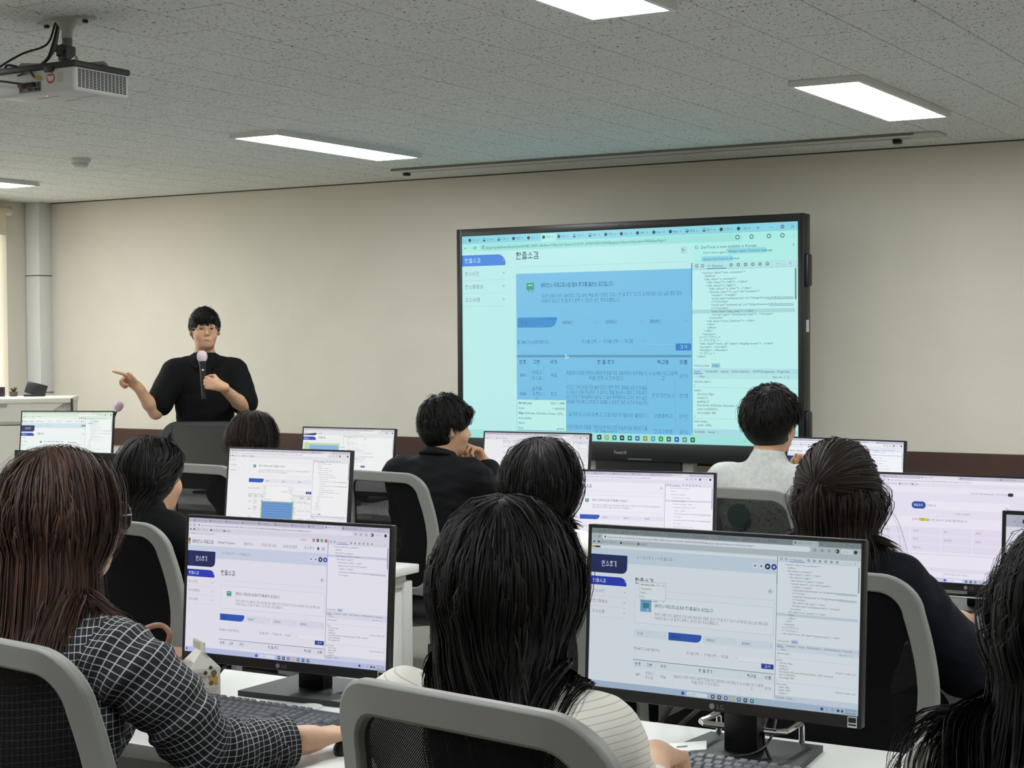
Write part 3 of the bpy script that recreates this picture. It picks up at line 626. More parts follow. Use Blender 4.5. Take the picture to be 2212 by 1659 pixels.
p.T(1400, 940, 24, '내가 찾은 검색어', '44424e', 3, b=1).T(1400, 990, 20, '● 한줄소감', '77747f', 3); taskbar(p); PAGES['B3'] = p
p = Page(); browser(p, URL, 8, 10, 'd9e8d2', 'eaf2e6'); site(p, 0); devtools(p, 112, 0, 860, n=24, seed=5, dens=1.1); p.R(1500, 180, 130, 14, '98c888', 5).R(1400, 214, 110, 14, '98c888', 5); PAGES['C1'] = p
p = Page(); browser(p, URL, 8, 9); site(p, 262, right=850); devtools(p, 112, 0, 1000, n=26, seed=6, x0=870, dens=1.0); p.R(30, 262, 760, 200, 'c6e2b8', 5).R(150, 300, 620, 130, '8fb8ea', 6); PAGES['C2'] = p
p = Page(); browser(p, URL, 8, 9); site(p, 830, right=1600); devtools(p, 112, 0, 900, n=22, seed=7, x0=1640); PAGES['C3'] = p
p = Page(); browser(p, URL, 8, 10); site(p, 0); devtools(p, 112, 0, 900, n=18, hl=1, seed=8); PAGES['C4'] = p
p = Page(); p.R(0, 0, 1920, 72, 'b9bcc4', 1).R(60, 8, 420, 64, 'b2b5be', 2, 10).T(40, 38, 30, '∨', '44464e', 3).C(112, 38, 15, '33343c', 3).T(140, 38, 30, '해외연수 국제교류', '44464e', 3).R(0, 72, 1920, 150, 'e6e7ee', 1).T(26, 112, 40, '←', '55565e', 3).C(120, 112, 15, '66676e', 3).C(120, 112, 11, 'e6e7ee', 4).R(168, 84, 1500, 56, 'f8f8fc', 2, 26).T(200, 112, 30, URL, '66676e', 3).R(26, 176, 30, 22, '66676e', 3).R(112, 172, 30, 26, '55565e', 3).T(156, 186, 28, '즐겨찾기 가져오기', '55565e', 3)
p.R(0, 222, 1920, 820, 'fafafd', 1).R(14, 236, 470, 112, '2038c0', 3, (8, 80, 14, 8)).T(56, 296, 46, '한줄소감', 'f2f4ff', 4, b=1).T(56, 428, 40, '연수사진', '4a4a54', 3).T(56, 560, 40, '연수동영상', '4a4a54', 3).T(56, 690, 40, '우수사례', '4a4a54', 3).T(560, 420, 70, '한줄소감', '26262c', 3, b=1); taskbar(p); PAGES['A3'] = p
# the big display
p = Page(); p.R(0, 0, 1920, 42, 'b8e0f6', 1).R(0, 42, 1920, 44, 'e2fbf6', 1)
p.T(12, 22, 22, '∨', '446066', 3)
for i in range(18):
    x = 42+i*92-(i > 9)*2
    if i == 5: p.R(x-8, 4, 92, 38, 'e2fbf6', 2, 8)
    p.C(x+8, 22, 9, '23484c', 3)
    if i in (1, 2, 7, 8, 14, 15): p.R(x+2, 17, 12, 6, 'd8f2f6', 4)
    p.T(x+24, 22, 15, ('연수', '소개', '교육', '행정', '연수', '해외', '공지', '검색', 'API', '특징', 'Che', 'API', 'Dev', 'Bing', '협업', '협의', '디렉', '그림')[i], '3c5c62', 3).T(x+58, 22, 18, '×', '446066', 3)
p.T(1708, 22, 26, '+', '446066', 3).T(1772, 22, 24, '—', '3c5c62', 3).C(1840, 22, 9, '3c5c62', 3).C(1840, 22, 5, 'b8e0f6', 4).T(1884, 22, 28, '×', '3c5c62', 3)
p.T(14, 63, 24, '←', '446066', 3).T(52, 63, 24, '→', '8fb4b4', 3).C(84, 63, 8, '446066', 3).C(84, 63, 5, 'e2fbf6', 4).R(112, 46, 1520, 36, 'd2f0ee', 2, 17).R(128, 55, 14, 4, '446066', 3).R(128, 64, 14, 4, '446066', 3)
p.T(152, 64, 20, 'jbe.go.kr/global/board/list.jbe?boardId=BBS_0000011&listRow=10&listCel=1&menuCd=DOM_000000103001000000&paging=ok&searchOperation=AND&startPage=1', '4a6a70', 3, w=1066)
for k, x in enumerate((1606, 1680, 1770, 1840)): p.C(x, 64, 11, '3c5c62', 3).C(x, 64, 7.5, 'd8f4f0', 4)
p.T(1896, 64, 26, ':', '3c5c62', 3)
site(p, 313, top=88, sel=9, right=1356); p.it = [tuple('5c8cf0' if v == '2038c0' else v for v in i) for i in p.it]; p.R(0, 540, 336, 490, 'fafafd', 2)
p.it = [i for i in p.it if not (i[0] == 'R' and i[5] in ('e8e9f0', 'fcfcfe', 'eff0f8', 'f3f4fa', 'e2e3ea', 'dadbe4', 'ffffff', '2440a0'))]
p.it = [tuple(list(i[:5])+['2f5f9a' if i[9] == 0 else '1f4878']+list(i[6:])) if i[0] == 'T' and 338 < i[1] < 1356 and i[2] > 209 else i for i in p.it]
p.R(340, 209, 1019, 828, '9ccaf8', 2).R(347, 440, 241, 53, '4a96e0', 4, (8, 8, 46, 8)).R(1270, 580, 86, 35, '3f86dc', 4, 3).T(1313, 597, 22, '검색', 'e8f4ff', 5, al='C').R(345, 638, 1013, 3, '3f6c9c', 4)
for x in (420, 505, 640, 1113, 1266): p.R(x, 690, 1.5, 340, '80b2ea', 3)
devtools(p, 182, 0, 680, n=27, hl=12, seed=9)
p.R(1362, 88, 558, 94, 'eafcf8', 3).C(1386, 106, 8, '5c7c80', 4).C(1386, 106, 5.5, 'eafcf8', 5).T(1412, 106, 20, 'DevTools is now available in Korean', '3c5c62', 4).R(1412, 120, 126, 26, 'f4fffc', 4, 12).T(1424, 133, 17, "Don't show again", '2c5c80', 5).R(1546, 116, 212, 28, 'bfe4f8', 4, 13).T(1558, 130, 17, "Always match Chrome's language", '2c5c80', 5).R(1412, 152, 172, 27, 'bfe4f8', 4, 13).T(1424, 165, 17, 'Switch DevTools to Korean', '2c5c80', 5).T(1890, 110, 22, '×', '3c5c62', 4)
popup(p, 341, 872, 298, 160, 'div.sub_pop', '1020 × 2088', [('Color', '● #333333'), ('Font', '70px SCDream, NotoSans, Dotum, 돋움,...'), ('Accessibility', ''), ('Name', ''), ('Role', 'generic'), ('Keyboard-focusable', '⊘')])
p.R(0, 1036, 1920, 44, 'd6f0ee', 8)
for k, c in enumerate(('1e2c30', 'e0b850', '1f8a8a', '28343c', '1d7a80', '4878c0', 'd0a030', '70a8c0', '38a050', '60686c', '3a5ac8', '8898a0', '1e7a48')): p.R(822+k*44, 1046, 25, 25, c, 9, 5).R(830+k*44, 1054, 9, 9, 'd8f0f0', 10, 3)
p.T(1636, 1058, 22, '∧', '33545a', 9).T(636, 648, 40, '➤', 'f2ffff', 8); PAGES['TV'] = p
need = set()
for P_ in PAGES.values():
    for it in P_.it:
        if it[0] == 'T': need.add((it[4], it[9]))
LOGOS = [('LG', 1), ('TannUS', 1)]
prep_text(list(need)+LOGOS+[(t, b) for t, b in (('서울바이오', 1), ('최신 추출법 에센셜', 1), ('깊고 진한 풍미의', 0), ('커피 한 잔', 0), ('원재료명 및 함량 정제수', 0), ('원유 30% 국산 설탕', 0), ('커피추출액 액상과당', 0), ('유통기한 상단표기일까지', 0), ('CAFE', 1), ('COFFEE MILK', 0), ('O', 1))])
def text_mesh(t, b, size, m, name, parent, loc, rot, al='C'):
    co, tr = GLY[(t, b)]; x0, x1 = co[:, 0].min(), co[:, 0].max(); k = (x0+x1)/2 if al == 'C' else x0
    V = np.column_stack([(co[:, 0]-k)*size, np.zeros(len(co)), (co[:, 1]-.36)*size]); me = mesh_np(name, V, tr, smooth=False); return link(name, me, m, parent, loc, rot)

# ------------------------------------------------------------------ monitors
SWD, SHT = .527, .2965; LOGO = mat('logo_grey', (120, 120, 124), .4, noise=.02); STK = mat('sticker_pale', (196, 198, 200), .5, noise=.02)
OFFS = mat('dark_screen', (22, 22, 24), .28, spec=.5, noise=.02)
def monitor(key, x, y, ztop, psi, tilt, label, tint, desk_z, gain=1.0, detail=True):
    """x,y,ztop: top centre of the lit picture"""
    root = empty('monitor', (x, y, desk_z), psi); tag(root, label, 'monitor', 'computer monitors')
    h0 = ztop-desk_z; T = Matrix.Translation((0, 0, h0)) @ Matrix.Rotation(-tilt, 4, 'X')
    def put(o): o.matrix_local = T; return o
    a = SWD/2; bz, bt, bb = .0065, .0065, .021
    hs = MB().rbox(-a-bz, a+bz, .0005, .019, -SHT-bb, bt, .0035, 2)
    hs.rbox(-a-bz, -a, -.003, .002, -SHT-bb, bt, .0012, 1).rbox(a, a+bz, -.003, .002, -SHT-bb, bt, .0012, 1).rbox(-a, a, -.003, .002, 0, bt, .0012, 1).rbox(-a, a, -.003, .002, -SHT-bb, -SHT, .0012, 1)
    hs.rbox(-.17, .17, .015, .05, -SHT+.02, -.05, .014, 3)
    put(hs.obj('housing', BLACKP, root))
    if key:
        scr = put(link('screen', page_mesh(PAGES[key], SWD, SHT, tint, gain=gain), None, root))
    else:
        put(MB().box(-a, a, -.0006, .0004, -SHT, 0).obj('screen', OFFS, root, smooth=False))
    zc = h0-SHT*.55
    nk = MB().rbox(-.034, .034, .085, .125, .01, zc+.02, .005).rbox(-.03, .03, .04, .1, zc-.03, zc+.03, .006)
    nk.obj('neck', BLACKP, root)
    MB().prism([(-.135, .0), (.135, .0), (.115, .21), (-.115, .21)], 0, .012, 'Z').obj('base_plate', mat('base_plate_black', (30, 30, 32), .5, noise=.04), root)
    if detail:
        lg = text_mesh('LG', 1, .0115, LOGO, 'brand_text', root, (0, 0, 0), None); lg.matrix_local = T @ Matrix.Translation((.008, -.0034, -SHT-.0115))
        d = MB().lathe([(0, 0), (.0052, 0), (.0052, -.0005), (0, -.0005)], 18, axis='Y').obj('brand_disc', LOGO, root); d.matrix_local = T @ Matrix.Translation((-.0085, -.0031, -SHT-.0115))
        s = MB().box(-.0085, .0085, -.0036, -.003, -.0095, .0095).obj('energy_sticker', STK, root, smooth=False); s.matrix_local = T @ Matrix.Translation((a-.0095, 0, -SHT-.0105))
        s2 = MB().box(-.0068, .0068, -.004, -.0035, -.001, .0075).box(-.0068, .0068, -.004, -.0035, -.0062, -.0034).obj('sticker_mark', BLACKP, s, smooth=False)
    return root
DZ = .75
TW = (.80, .80, .86)
monitor('A1', 2.022, -6.096, 1.139, .050, .072, 'monitor showing a full web page, in front of the woman in the checked shirt', (.80, .79, .87), DZ, .90)
monitor('A2', 3.064, -6.161, 1.176, -.0096, .065, 'largest front monitor with dimmer greyish page, beside the woman with very long hair', (.64, .71, .74), DZ, .92)
monitor('A3', 3.830, -6.15, 1.2355, -.05, .075, 'monitor cut off by the right picture edge with a blue button', (.80, .81, .88), DZ)
monitor('B1', .5756, -4.246, 1.139, .04, .11, 'monitor with a blue highlighted block in its page, left of the empty chair back', (.84, .84, .84), DZ)
monitor('B2', 1.965, -4.299, 1.1125, .1346, .0956, 'monitor partly hidden behind the dim front monitor and two dark-haired women', (.84, .82, .89), DZ)
monitor('B3', 3.02, -4.30, 1.137, .02, .08, 'monitor with yellow highlighted words, beside the woman with half-tied hair', (.84, .82, .88), DZ)
monitor(None, -.43, -4.33, 1.104, .05, .08, 'switched-off black monitor low in front of the white lectern', TW, DZ, detail=False)
monitor('C1', -2.335, -2.46, 1.1515, .335, .14, 'monitor in front of the white lectern with a green-tinted toolbar', (.84, .90, .86), DZ, detail=False)
monitor('C2', -.457, -2.471, 1.102, .0281, .13, 'monitor with a green framed highlight, behind the speaker-side woman', (.84, .85, .83), DZ, detail=False)
monitor('C3', .566, -2.439, 1.102, .0555, .1275, 'monitor under the lower left corner of the large display', (.82, .82, .84), DZ, detail=False)
monitor('C4', 2.014, -2.449, 1.1095, -.17, .07, 'monitor right of the man in the grey shirt', (.86, .88, .92), DZ, detail=False)
monitor(None, -1.31, -2.47, 1.092, .02, .07, 'switched-off black monitor just below the standing speaker', TW, DZ, detail=False)
# ------------------------------------------------------------------ large display on its stand
TX, TY, TZ, TPSI, TWD, THT = -1.0729, -.4516, 2.1487, -.0219, 2.158, 1.214
tv = empty('interactive_display', (TX+TWD/2*math.cos(TPSI), TY+TWD/2*math.sin(TPSI), 0), TPSI); tag(tv, 'very large black-framed interactive display showing a web page on the front wall', 'display')
a = TWD/2; TVB = mat('display_black', (20, 22, 23), .38, bump=.04, bscale=500)
f = MB()
f.rbox(-a-.034, a+.036, .002, .085, TZ-THT-.105, TZ+.043, .008, 2)
f.rbox(-a-.034, -a, -.01, .006, TZ-THT-.105, TZ+.043, .004).rbox(a, a+.036, -.01, .006, TZ-THT-.105, TZ+.043, .004).rbox(-a, a, -.01, .006, TZ, TZ+.043, .004).rbox(-a, a, -.012, .006, TZ-THT-.105, TZ-THT, .005)
f.obj('housing', TVB, tv)
link('screen', page_mesh(PAGES['TV'], TWD, THT, (.52, .90, .86), bg='fafafd', gain=.93), None, tv, (0, 0, TZ))
for z0, z1 in ((1.80, 1.975), (.945, 1.13)):
    h = MB().rbox(a+.03, a+.058, .0, .06, z0, z1, .012, 3).obj('side_handle', TVB, tv)
MB().box(a+.0362, a+.037, .02, .06, 1.555, 1.62).obj('side_label', STK, tv, smooth=False)
text_mesh('TannUS', 1, .026, mat('display_logo', (170, 176, 186), .4, noise=.02), 'brand_text', tv, (.0, -.0126, TZ-THT-.058), None)
MB().rbox(.05, .2, -.014, -.01, TZ-THT-.1, TZ-THT-.09, .001).obj('front_port_flap', mat('flap_grey', (70, 74, 76), .4, noise=.03), tv)
MB().rbox(-.006, .006, -.012, -.009, TZ+.018, TZ+.028, .002).obj('sensor', BLACKP, tv)
SG = mat('stand_grey', (150, 150, 146), .45, noise=.03)
for sx in (-.215, .405):
    MB().rbox(sx-.035, sx+.035, .03, .09, .12, 1.2, .006).obj('stand_post', SG, tv)
    MB().rbox(sx-.035, sx+.035, -.33, .30, .09, .13, .01).obj('stand_foot', SG, tv)
    for yy in (-.29, .27): MB().lathe([(0, -.015), (.04, -.015), (.045, 0), (.04, .015), (0, .015)], 16, (sx, yy, .045), 'X').obj('castor', BLACKP, tv)
MB().rbox(-.18, .37, .02, .085, .55, 1.0, .006).obj('equipment_panel', TVB, tv)
MB().rbox(-.215, .405, .06, .09, .32, .40, .005).obj('stand_crossbar', SG, tv)

# ------------------------------------------------------------------ lectern corner
PWH = mat('lectern_white', (214, 210, 200), .4, noise=.02)
LX0, LX1, LY, LZ = -4.05, -3.265, -1.5, 1.188
lc = empty('lectern', (-3.612, -1.672, 0), .70); tag(lc, 'white lectern with angular front panel in the left corner', 'lectern')
w = (LX1-LX0)/2-.02
b = MB(); b.add([(-w+.03, -.21, 0), (w-.03, -.21, 0), (w-.03, .25, 0), (-w+.03, .25, 0), (-w, -.21, LZ-.03), (w, -.21, LZ-.03), (w, .25, LZ-.03), (-w, .25, LZ-.03)], [(0,3,2,1),(4,5,6,7),(0,1,5,4),(1,2,6,5),(2,3,7,6),(3,0,4,7)])
b.obj('body', PWH, lc, smooth=False)
q = MB(); q.add([(-w, -.215, LZ-.01), (w, -.215, LZ-.01), (w-.17, -.215, LZ-.16), (-w+.17, -.215, LZ-.16), (-w+.005, -.25, LZ-.01), (w-.005, -.25, LZ-.01), (w-.2, -.235, LZ-.14), (-w+.2, -.235, LZ-.14)], [(0,3,2,1),(4,5,6,7),(0,1,5,4),(1,2,6,5),(2,3,7,6),(3,0,4,7)])
q.obj('front_relief', PWH, lc, smooth=False)
MB().rbox(-w-.005, w+.005, -.255, .26, LZ-.03, LZ, .004).obj('top', PWH, lc)
MB().rbox(w+.004, w+.016, -.255, -.20, .3, LZ-.005, .003).obj('side_strip', BLACKP, lc)
MB().box(-.12, -.0, -.2525, -.2505, LZ-.05, LZ-.012).obj('name_plate', mat('plate_silver', (166, 168, 170), .35, metal=.6, noise=.03), lc, smooth=False)
MB().box(-.27, -.19, -.2135, -.2105, LZ-.40, LZ-.35).obj('badge', mat('badge_grey', (150, 152, 146), .5, noise=.05), lc, smooth=False)
MB().box(-w+.2, w-.2, -.2115, -.2105, LZ-.165, LZ-.16).obj('panel_joint', MATS['shadow_gap'], lc, smooth=False)
lm = empty('lectern_monitor', (-3.60, -1.50, LZ+.001), .55); tag(lm, 'small black monitor tilted on top of the white lectern', 'monitor')
o = MB().rbox(-.065, .065, -.008, .008, 0, .075, .004).obj('panel', BLACKP, lm); o.rotation_euler = (-.3, .25, 0); o.location = (0, 0, .01)
MB().rbox(-.06, .06, -.03, .05, 0, .012, .003).obj('foot', BLACKP, lm)
bx = empty('small_speaker', (-3.79, -1.60, LZ), .6); tag(bx, 'small black speaker box on the lectern top by the window', 'speaker'); MB().rbox(-.024, .024, -.02, .02, 0, .06, .004).obj('case', BLACKP, bx); MB().lathe([(0, 0), (.015, 0), (.014, -.003), (0, -.004)], 16, (0, -.02, .035), 'Y').obj('cone', MATS['vent_dark'], bx)
orn = empty('potted_plant', (-3.73, -1.55, LZ)); tag(orn, 'tiny potted plant on the lectern top', 'plant'); MB().lathe([(0, 0), (.022, 0), (.027, .03), (.023, .03), (.02, .024), (0, .024)], 16).obj('pot', mat('pot_brown', (92, 78, 62), .7, noise=.1), orn)
lf = MB()
for k in range(16):
    an = k*2.4; r = .008+.016*random.random(); lf.tube([(0, 0, .02), (r*.6*math.cos(an), r*.6*math.sin(an), .04), (r*1.3*math.cos(an), r*1.3*math.sin(an), .045+.02*random.random())], [.002, .005, .0008], 5)
lf.obj('leaves', mat('plant_green', (70, 78, 50), .6, noise=.2), orn)
# teacher's side desk with gooseneck microphone
td = empty('teacher_desk', (-2.90, -1.68, 0)); tag(td, 'white side desk beside the lectern hidden behind a monitor', 'desk')
MB().rbox(-.24, .24, -.22, .22, .72, .75, .004).obj('worktop', WHITE, td); MB().rbox(-.23, -.20, -.2, .2, 0, .72, .003).obj('side_panel', WHITE, td); MB().rbox(.20, .23, -.2, .2, 0, .72, .003).obj('side_panel', WHITE, td); MB().rbox(-.2, .2, .16, .18, .2, .72, .003).obj('modesty_panel', WHITE, td)
mp = on_y(259, 873, -1.6); mc = empty('gooseneck_microphone', (mp.x-.12, -1.6, .75)); tag(mc, 'gooseneck microphone with pale pink cover beside the lectern', 'microphone')
MB().lathe([(0, 0), (.05, 0), (.05, .015), (.03, .025), (0, .025)], 20).obj('base', BLACKP, mc)
MB().tube(bez([(0, 0, .02), (.0, 0, .12), (.03, 0, .24), (.10, 0, mp.z-.75-.03)], 8), .005, 8).obj('neck', BLACKP, mc)
mh = MB().lathe([(0, 0), (.017, .004), (.026, .02), (.028, .04), (.02, .058), (0, .064)], 18).obj('foam_cover', mat('pink_foam', (196, 172, 184), .9, noise=.12, nscale=120), mc); mh.location = (.092, 0, mp.z-.75-.04); mh.rotation_euler = (0, .6, 0)

# ------------------------------------------------------------------ desks
DESK_M = WHITE; LEGM = mat('desk_leg_grey', (196, 196, 190), .45, noise=.02)
def desk(x0, x1, yf, label, depth=.65):
    r = empty('desk', ((x0+x1)/2, yf-depth/2, 0)); tag(r, label, 'desk', 'two-seat computer desks'); w = (x1-x0)/2; d = depth/2
    MB().rbox(-w, w, -d, d, DZ-.03, DZ, .003).obj('worktop', WHITE, r)
    for s in (-1, 1):
        xo = s*w-s*.012; xi = xo-s*.035
        X0, X1 = min(xo, xi), max(xo, xi)
        for y0 in (-d+.02, d-.075): MB().rbox(X0, X1, y0, y0+.05, 0, DZ-.055, .004).obj('leg', LEGM, r)
        MB().rbox(X0+.006, X1-.006, -d+.04, d-.055, DZ-.075, DZ-.03, .003).obj('end_beam', LEGM, r)
        MB().box(X0+.014, X1-.014, -d+.07, d-.075, .12, DZ-.075).obj('end_panel', WHITE, r, smooth=False)
    MB().box(-w+.05, w-.05, d-.06, d-.042, .25, DZ-.03).obj('modesty_panel', WHITE, r, smooth=False)
    MB().rbox(-w+.05, w-.05, -.02, .02, DZ-.07, DZ-.03, .003).obj('centre_beam', LEGM, r)
    return r
AF, BF, CFY = -5.885, -4.14, -2.24
desk(1.50, 3.46, AF, 'white desk in the foreground under the two largest monitors')
desk(3.48, 5.4, AF, 'white desk running out of the picture at the right edge')
desk(-.82, 1.06, BF, 'white desk whose end shows between the checked shirt monitor and the long-haired woman')
desk(1.55, 3.45, BF, 'white middle-row desk by the woman with half-tied hair')
desk(-2.75, -.93, CFY, 'white front-row desk near the lectern')
desk(-.88, 1.0, CFY, 'white front-row desk left of the large display')
desk(1.55, 3.4, CFY, 'white front-row desk below the right end of the large display')

# ------------------------------------------------------------------ chairs
def mesh_mat():
    m = bpy.data.materials.new('black_chair_mesh'); m.use_nodes = True; nt = m.node_tree; b = nt.nodes['Principled BSDF']; N = nt.nodes.new; L = nt.links.new
    b.inputs['Base Color'].default_value = (*lin((14, 14, 15)), 1); b.inputs['Roughness'].default_value = .8; b.inputs['Specular IOR Level'].default_value = .1
    uv = N('ShaderNodeUVMap'); mp = N('ShaderNodeVectorMath'); mp.operation = 'SCALE'; mp.inputs['Scale'].default_value = 1.0; L(uv.outputs[0], mp.inputs[0])
    s = N('ShaderNodeSeparateXYZ'); L(mp.outputs[0], s.inputs[0])
    def saw(sock, per):
        k = N('ShaderNodeMath'); k.operation = 'MULTIPLY'; k.inputs[1].default_value = 2*PI/per; L(sock, k.inputs[0]); w = N('ShaderNodeMath'); w.operation = 'SINE'; L(k.outputs[0], w.inputs[0]); return w
    a_ = saw(s.outputs[0], .0038); b_ = saw(s.outputs[1], .0032); mu = N('ShaderNodeMath'); mu.operation = 'MULTIPLY'; L(a_.outputs[0], mu.inputs[0]); L(b_.outputs[0], mu.inputs[1])
    gt = N('ShaderNodeMath'); gt.operation = 'GREATER_THAN'; gt.inputs[1].default_value = .74; L(mu.outputs[0], gt.inputs[0])
    t = N('ShaderNodeBsdfTransparent'); mx = N('ShaderNodeMixShader'); L(gt.outputs[0], mx.inputs[0]); L(b.outputs[0], mx.inputs[1]); L(t.outputs[0], mx.inputs[2]); L(mx.outputs[0], nt.nodes['Material Output'].inputs['Surface']); return m
CMESH = mesh_mat(); SEATF = mat('black_seat_fabric', (22, 22, 24), .9, noise=.15, nscale=300); DGREY = mat('dark_grey_plastic', (60, 60, 62), .5, noise=.03)
CHT = 1.0
def chair_proto(frame_mat, name='office_chair'):
    r = empty(name)
    # back frame: closed loop in x-z, curved in y, flattened section
    zt, zb = CHT, .50
    def outline(inset, n=9):
        wt, wm, wbm = .225-inset, .245-inset, .165-inset; z1, z0 = zt-inset, zb+inset*.8
        rt = .085-inset*.75; pts = []
        for k in range(n+1): t = k/n*PI/2; pts.append((wt-rt+rt*math.sin(t), z1-rt+rt*math.cos(t)))
        for k in range(1, 10):
            t = k/10; z = z1-rt+(z0+.09-(z1-rt))*t; pts.append((wt+(wm-wt)*math.sin(t*PI*.75)*1.1-(wt-wbm-.04)*max(0, t-.55)**1.5*1.2, z))
        xe = pts[-1][0]
        for k in range(1, n+1): t = k/n*PI/2; pts.append((xe-.075*(1-math.cos(t)), z0+.09-.09*math.sin(t)))
        return pts+[(-x, z) for x, z in reversed(pts)]
    def yb(x, z): return -.005-.10*((z-.70)/.3)*abs((z-.70)/.3)*.55+.05*(1-(x/.24)**2)*-.6
    O = outline(0); I = outline(.042); n = len(O); V = []; F = []
    for (x, z) in O: V.append((x, yb(x, z)-.010, z))
    for (x, z) in I: V.append((x, yb(x, z)-.016, z))
    for (x, z) in I: V.append((x, yb(x, z)+.012, z))
    for (x, z) in O: V.append((x*1.0, yb(x, z)+.012, z))
    for L0, L1 in ((0, 1), (1, 2), (2, 3), (3, 0)):
        for i in range(n): j = (i+1) % n; F.append((L0*n+i, L0*n+j, L1*n+j, L1*n+i))
    bm = MB(); bm.add(V, F); fo = bm.obj('back_frame', frame_mat, r, sharp=50)
    md = fo.modifiers.new('soft', 'BEVEL'); md.width = .005; md.segments = 2; md.limit_method = 'ANGLE'; md.angle_limit = .6
    # mesh panel as grid strip between mirrored inner points
    half = len(I)//2; R_ = I[:half]; V = []; F = []; U = []; m = 9
    for (x, z) in R_:
        for k in range(m+1):
            xx = x*(1-2*k/m)*1.02; V.append((xx, yb(xx, z), z)); U.append((xx, z))
    for i in range(half-1):
        for k in range(m): F.append((i*(m+1)+k, i*(m+1)+k+1, (i+1)*(m+1)+k+1, (i+1)*(m+1)+k))
    me = mesh_np('mesh_panel', V, F); uv = me.uv_layers.new(name='UVMap')
    for l in me.loops: uv.data[l.index].uv = U[l.vertex_index]
    link('mesh_panel', me, CMESH, r)
    MB().rbox(-.235, .235, .02, .47, .40, .47, .035, 4).obj('seat', SEATF, r)
    MB().rbox(-.17, .17, .08, .40, .36, .40, .02).obj('seat_pan', DGREY, r)
    MB().tube([(0, .02, .52), (0, .0, .44), (0, .08, .37), (0, .2, .36)], .026, 8).obj('back_support', frame_mat, r)
    for s in (-1, 1):
        MB().rbox(s*.27-.035, s*.27+.035, .05, .30, .63, .66, .014, 3).obj('armrest', DGREY, r)
        MB().tube([(s*.27, .17, .635), (s*.275, .17, .50), (s*.25, .18, .40), (s*.16, .2, .38)], .016, 8).obj('arm_support', frame_mat, r)
    MB().lathe([(0, .08), (.028, .08), (.028, .25), (.018, .25), (.018, .37), (0, .37)], 14, (0, .24, 0)).obj('gas_lift', DGREY, r)
    for k in range(5):
        an = 2*PI*k/5+.3; c, s = math.cos(an), math.sin(an)
        MB().tube([(0, .24, .10), (.15*c, .24+.15*s, .095), (.30*c, .24+.30*s, .07)], [.024, .018, .014], 8).obj('base_leg', DGREY, r)
        MB().lathe([(0, -.02), (.024, -.02), (.028, 0), (.024, .02), (0, .02)], 12, (.30*c, .24+.30*s, .028), 'X').obj('castor', BLACKP, r)
    return r
ch0 = chair_proto(GREYP); used = [False]
def chair(x, y, yaw, label, dz=0.0, sc=1.0):
    if used[0]: o = copy_tree(ch0)
    else: o = ch0; used[0] = True
    o.location = (x, y, dz); o.rotation_euler = (0, 0, yaw); o.scale = (1, 1, sc); tag(o, label, 'chair', 'grey-framed mesh office chairs')
    return o
chair(3.215, -7.20, -.17, 'grey-framed mesh chair in the bottom middle behind the long-haired woman', sc=1.115)
chair(2.22, -7.02, -.16, 'grey-framed mesh chair in the bottom left corner behind the checked shirt', sc=1.07)
chair(3.92, -7.20, -.1, 'grey-framed mesh chair at the right edge under long black hair', sc=1.05)
chair(.72, -5.20, -.12, 'grey-framed mesh chair behind the woman in black at left')
chair(2.10, -5.24, -.10, 'grey-framed mesh chair behind the woman with straight shoulder-length hair')
chair(2.96, -5.22, -.14, 'grey-framed mesh chair behind the woman with half-tied hair')
chair(.43, -3.38, -.15, 'grey-framed mesh chair behind the man in the black jacket')
chair(1.99, -3.42, -.08, 'grey-framed mesh chair behind the man in the light grey shirt')
chair(-.52, -3.40, -.10, 'grey-framed mesh chair behind the wavy-haired woman near the speaker')
tch = copy_tree(ch0); tch.name = 'teacher_chair'; tch.location = (on_y(432, 950, -1.68).x, -1.68, 0); tch.rotation_euler = (0, 0, .62+PI); tch.scale = (1, 1, 1.065)
tag(tch, 'black chair standing beside the speaker', 'chair')
for c_ in tch.children:
    if c_.name.startswith(('back_frame', 'back_support', 'arm_support')):
        c_.data = c_.data.copy(); c_.data.materials.clear(); c_.data.materials.append(BLACKP)

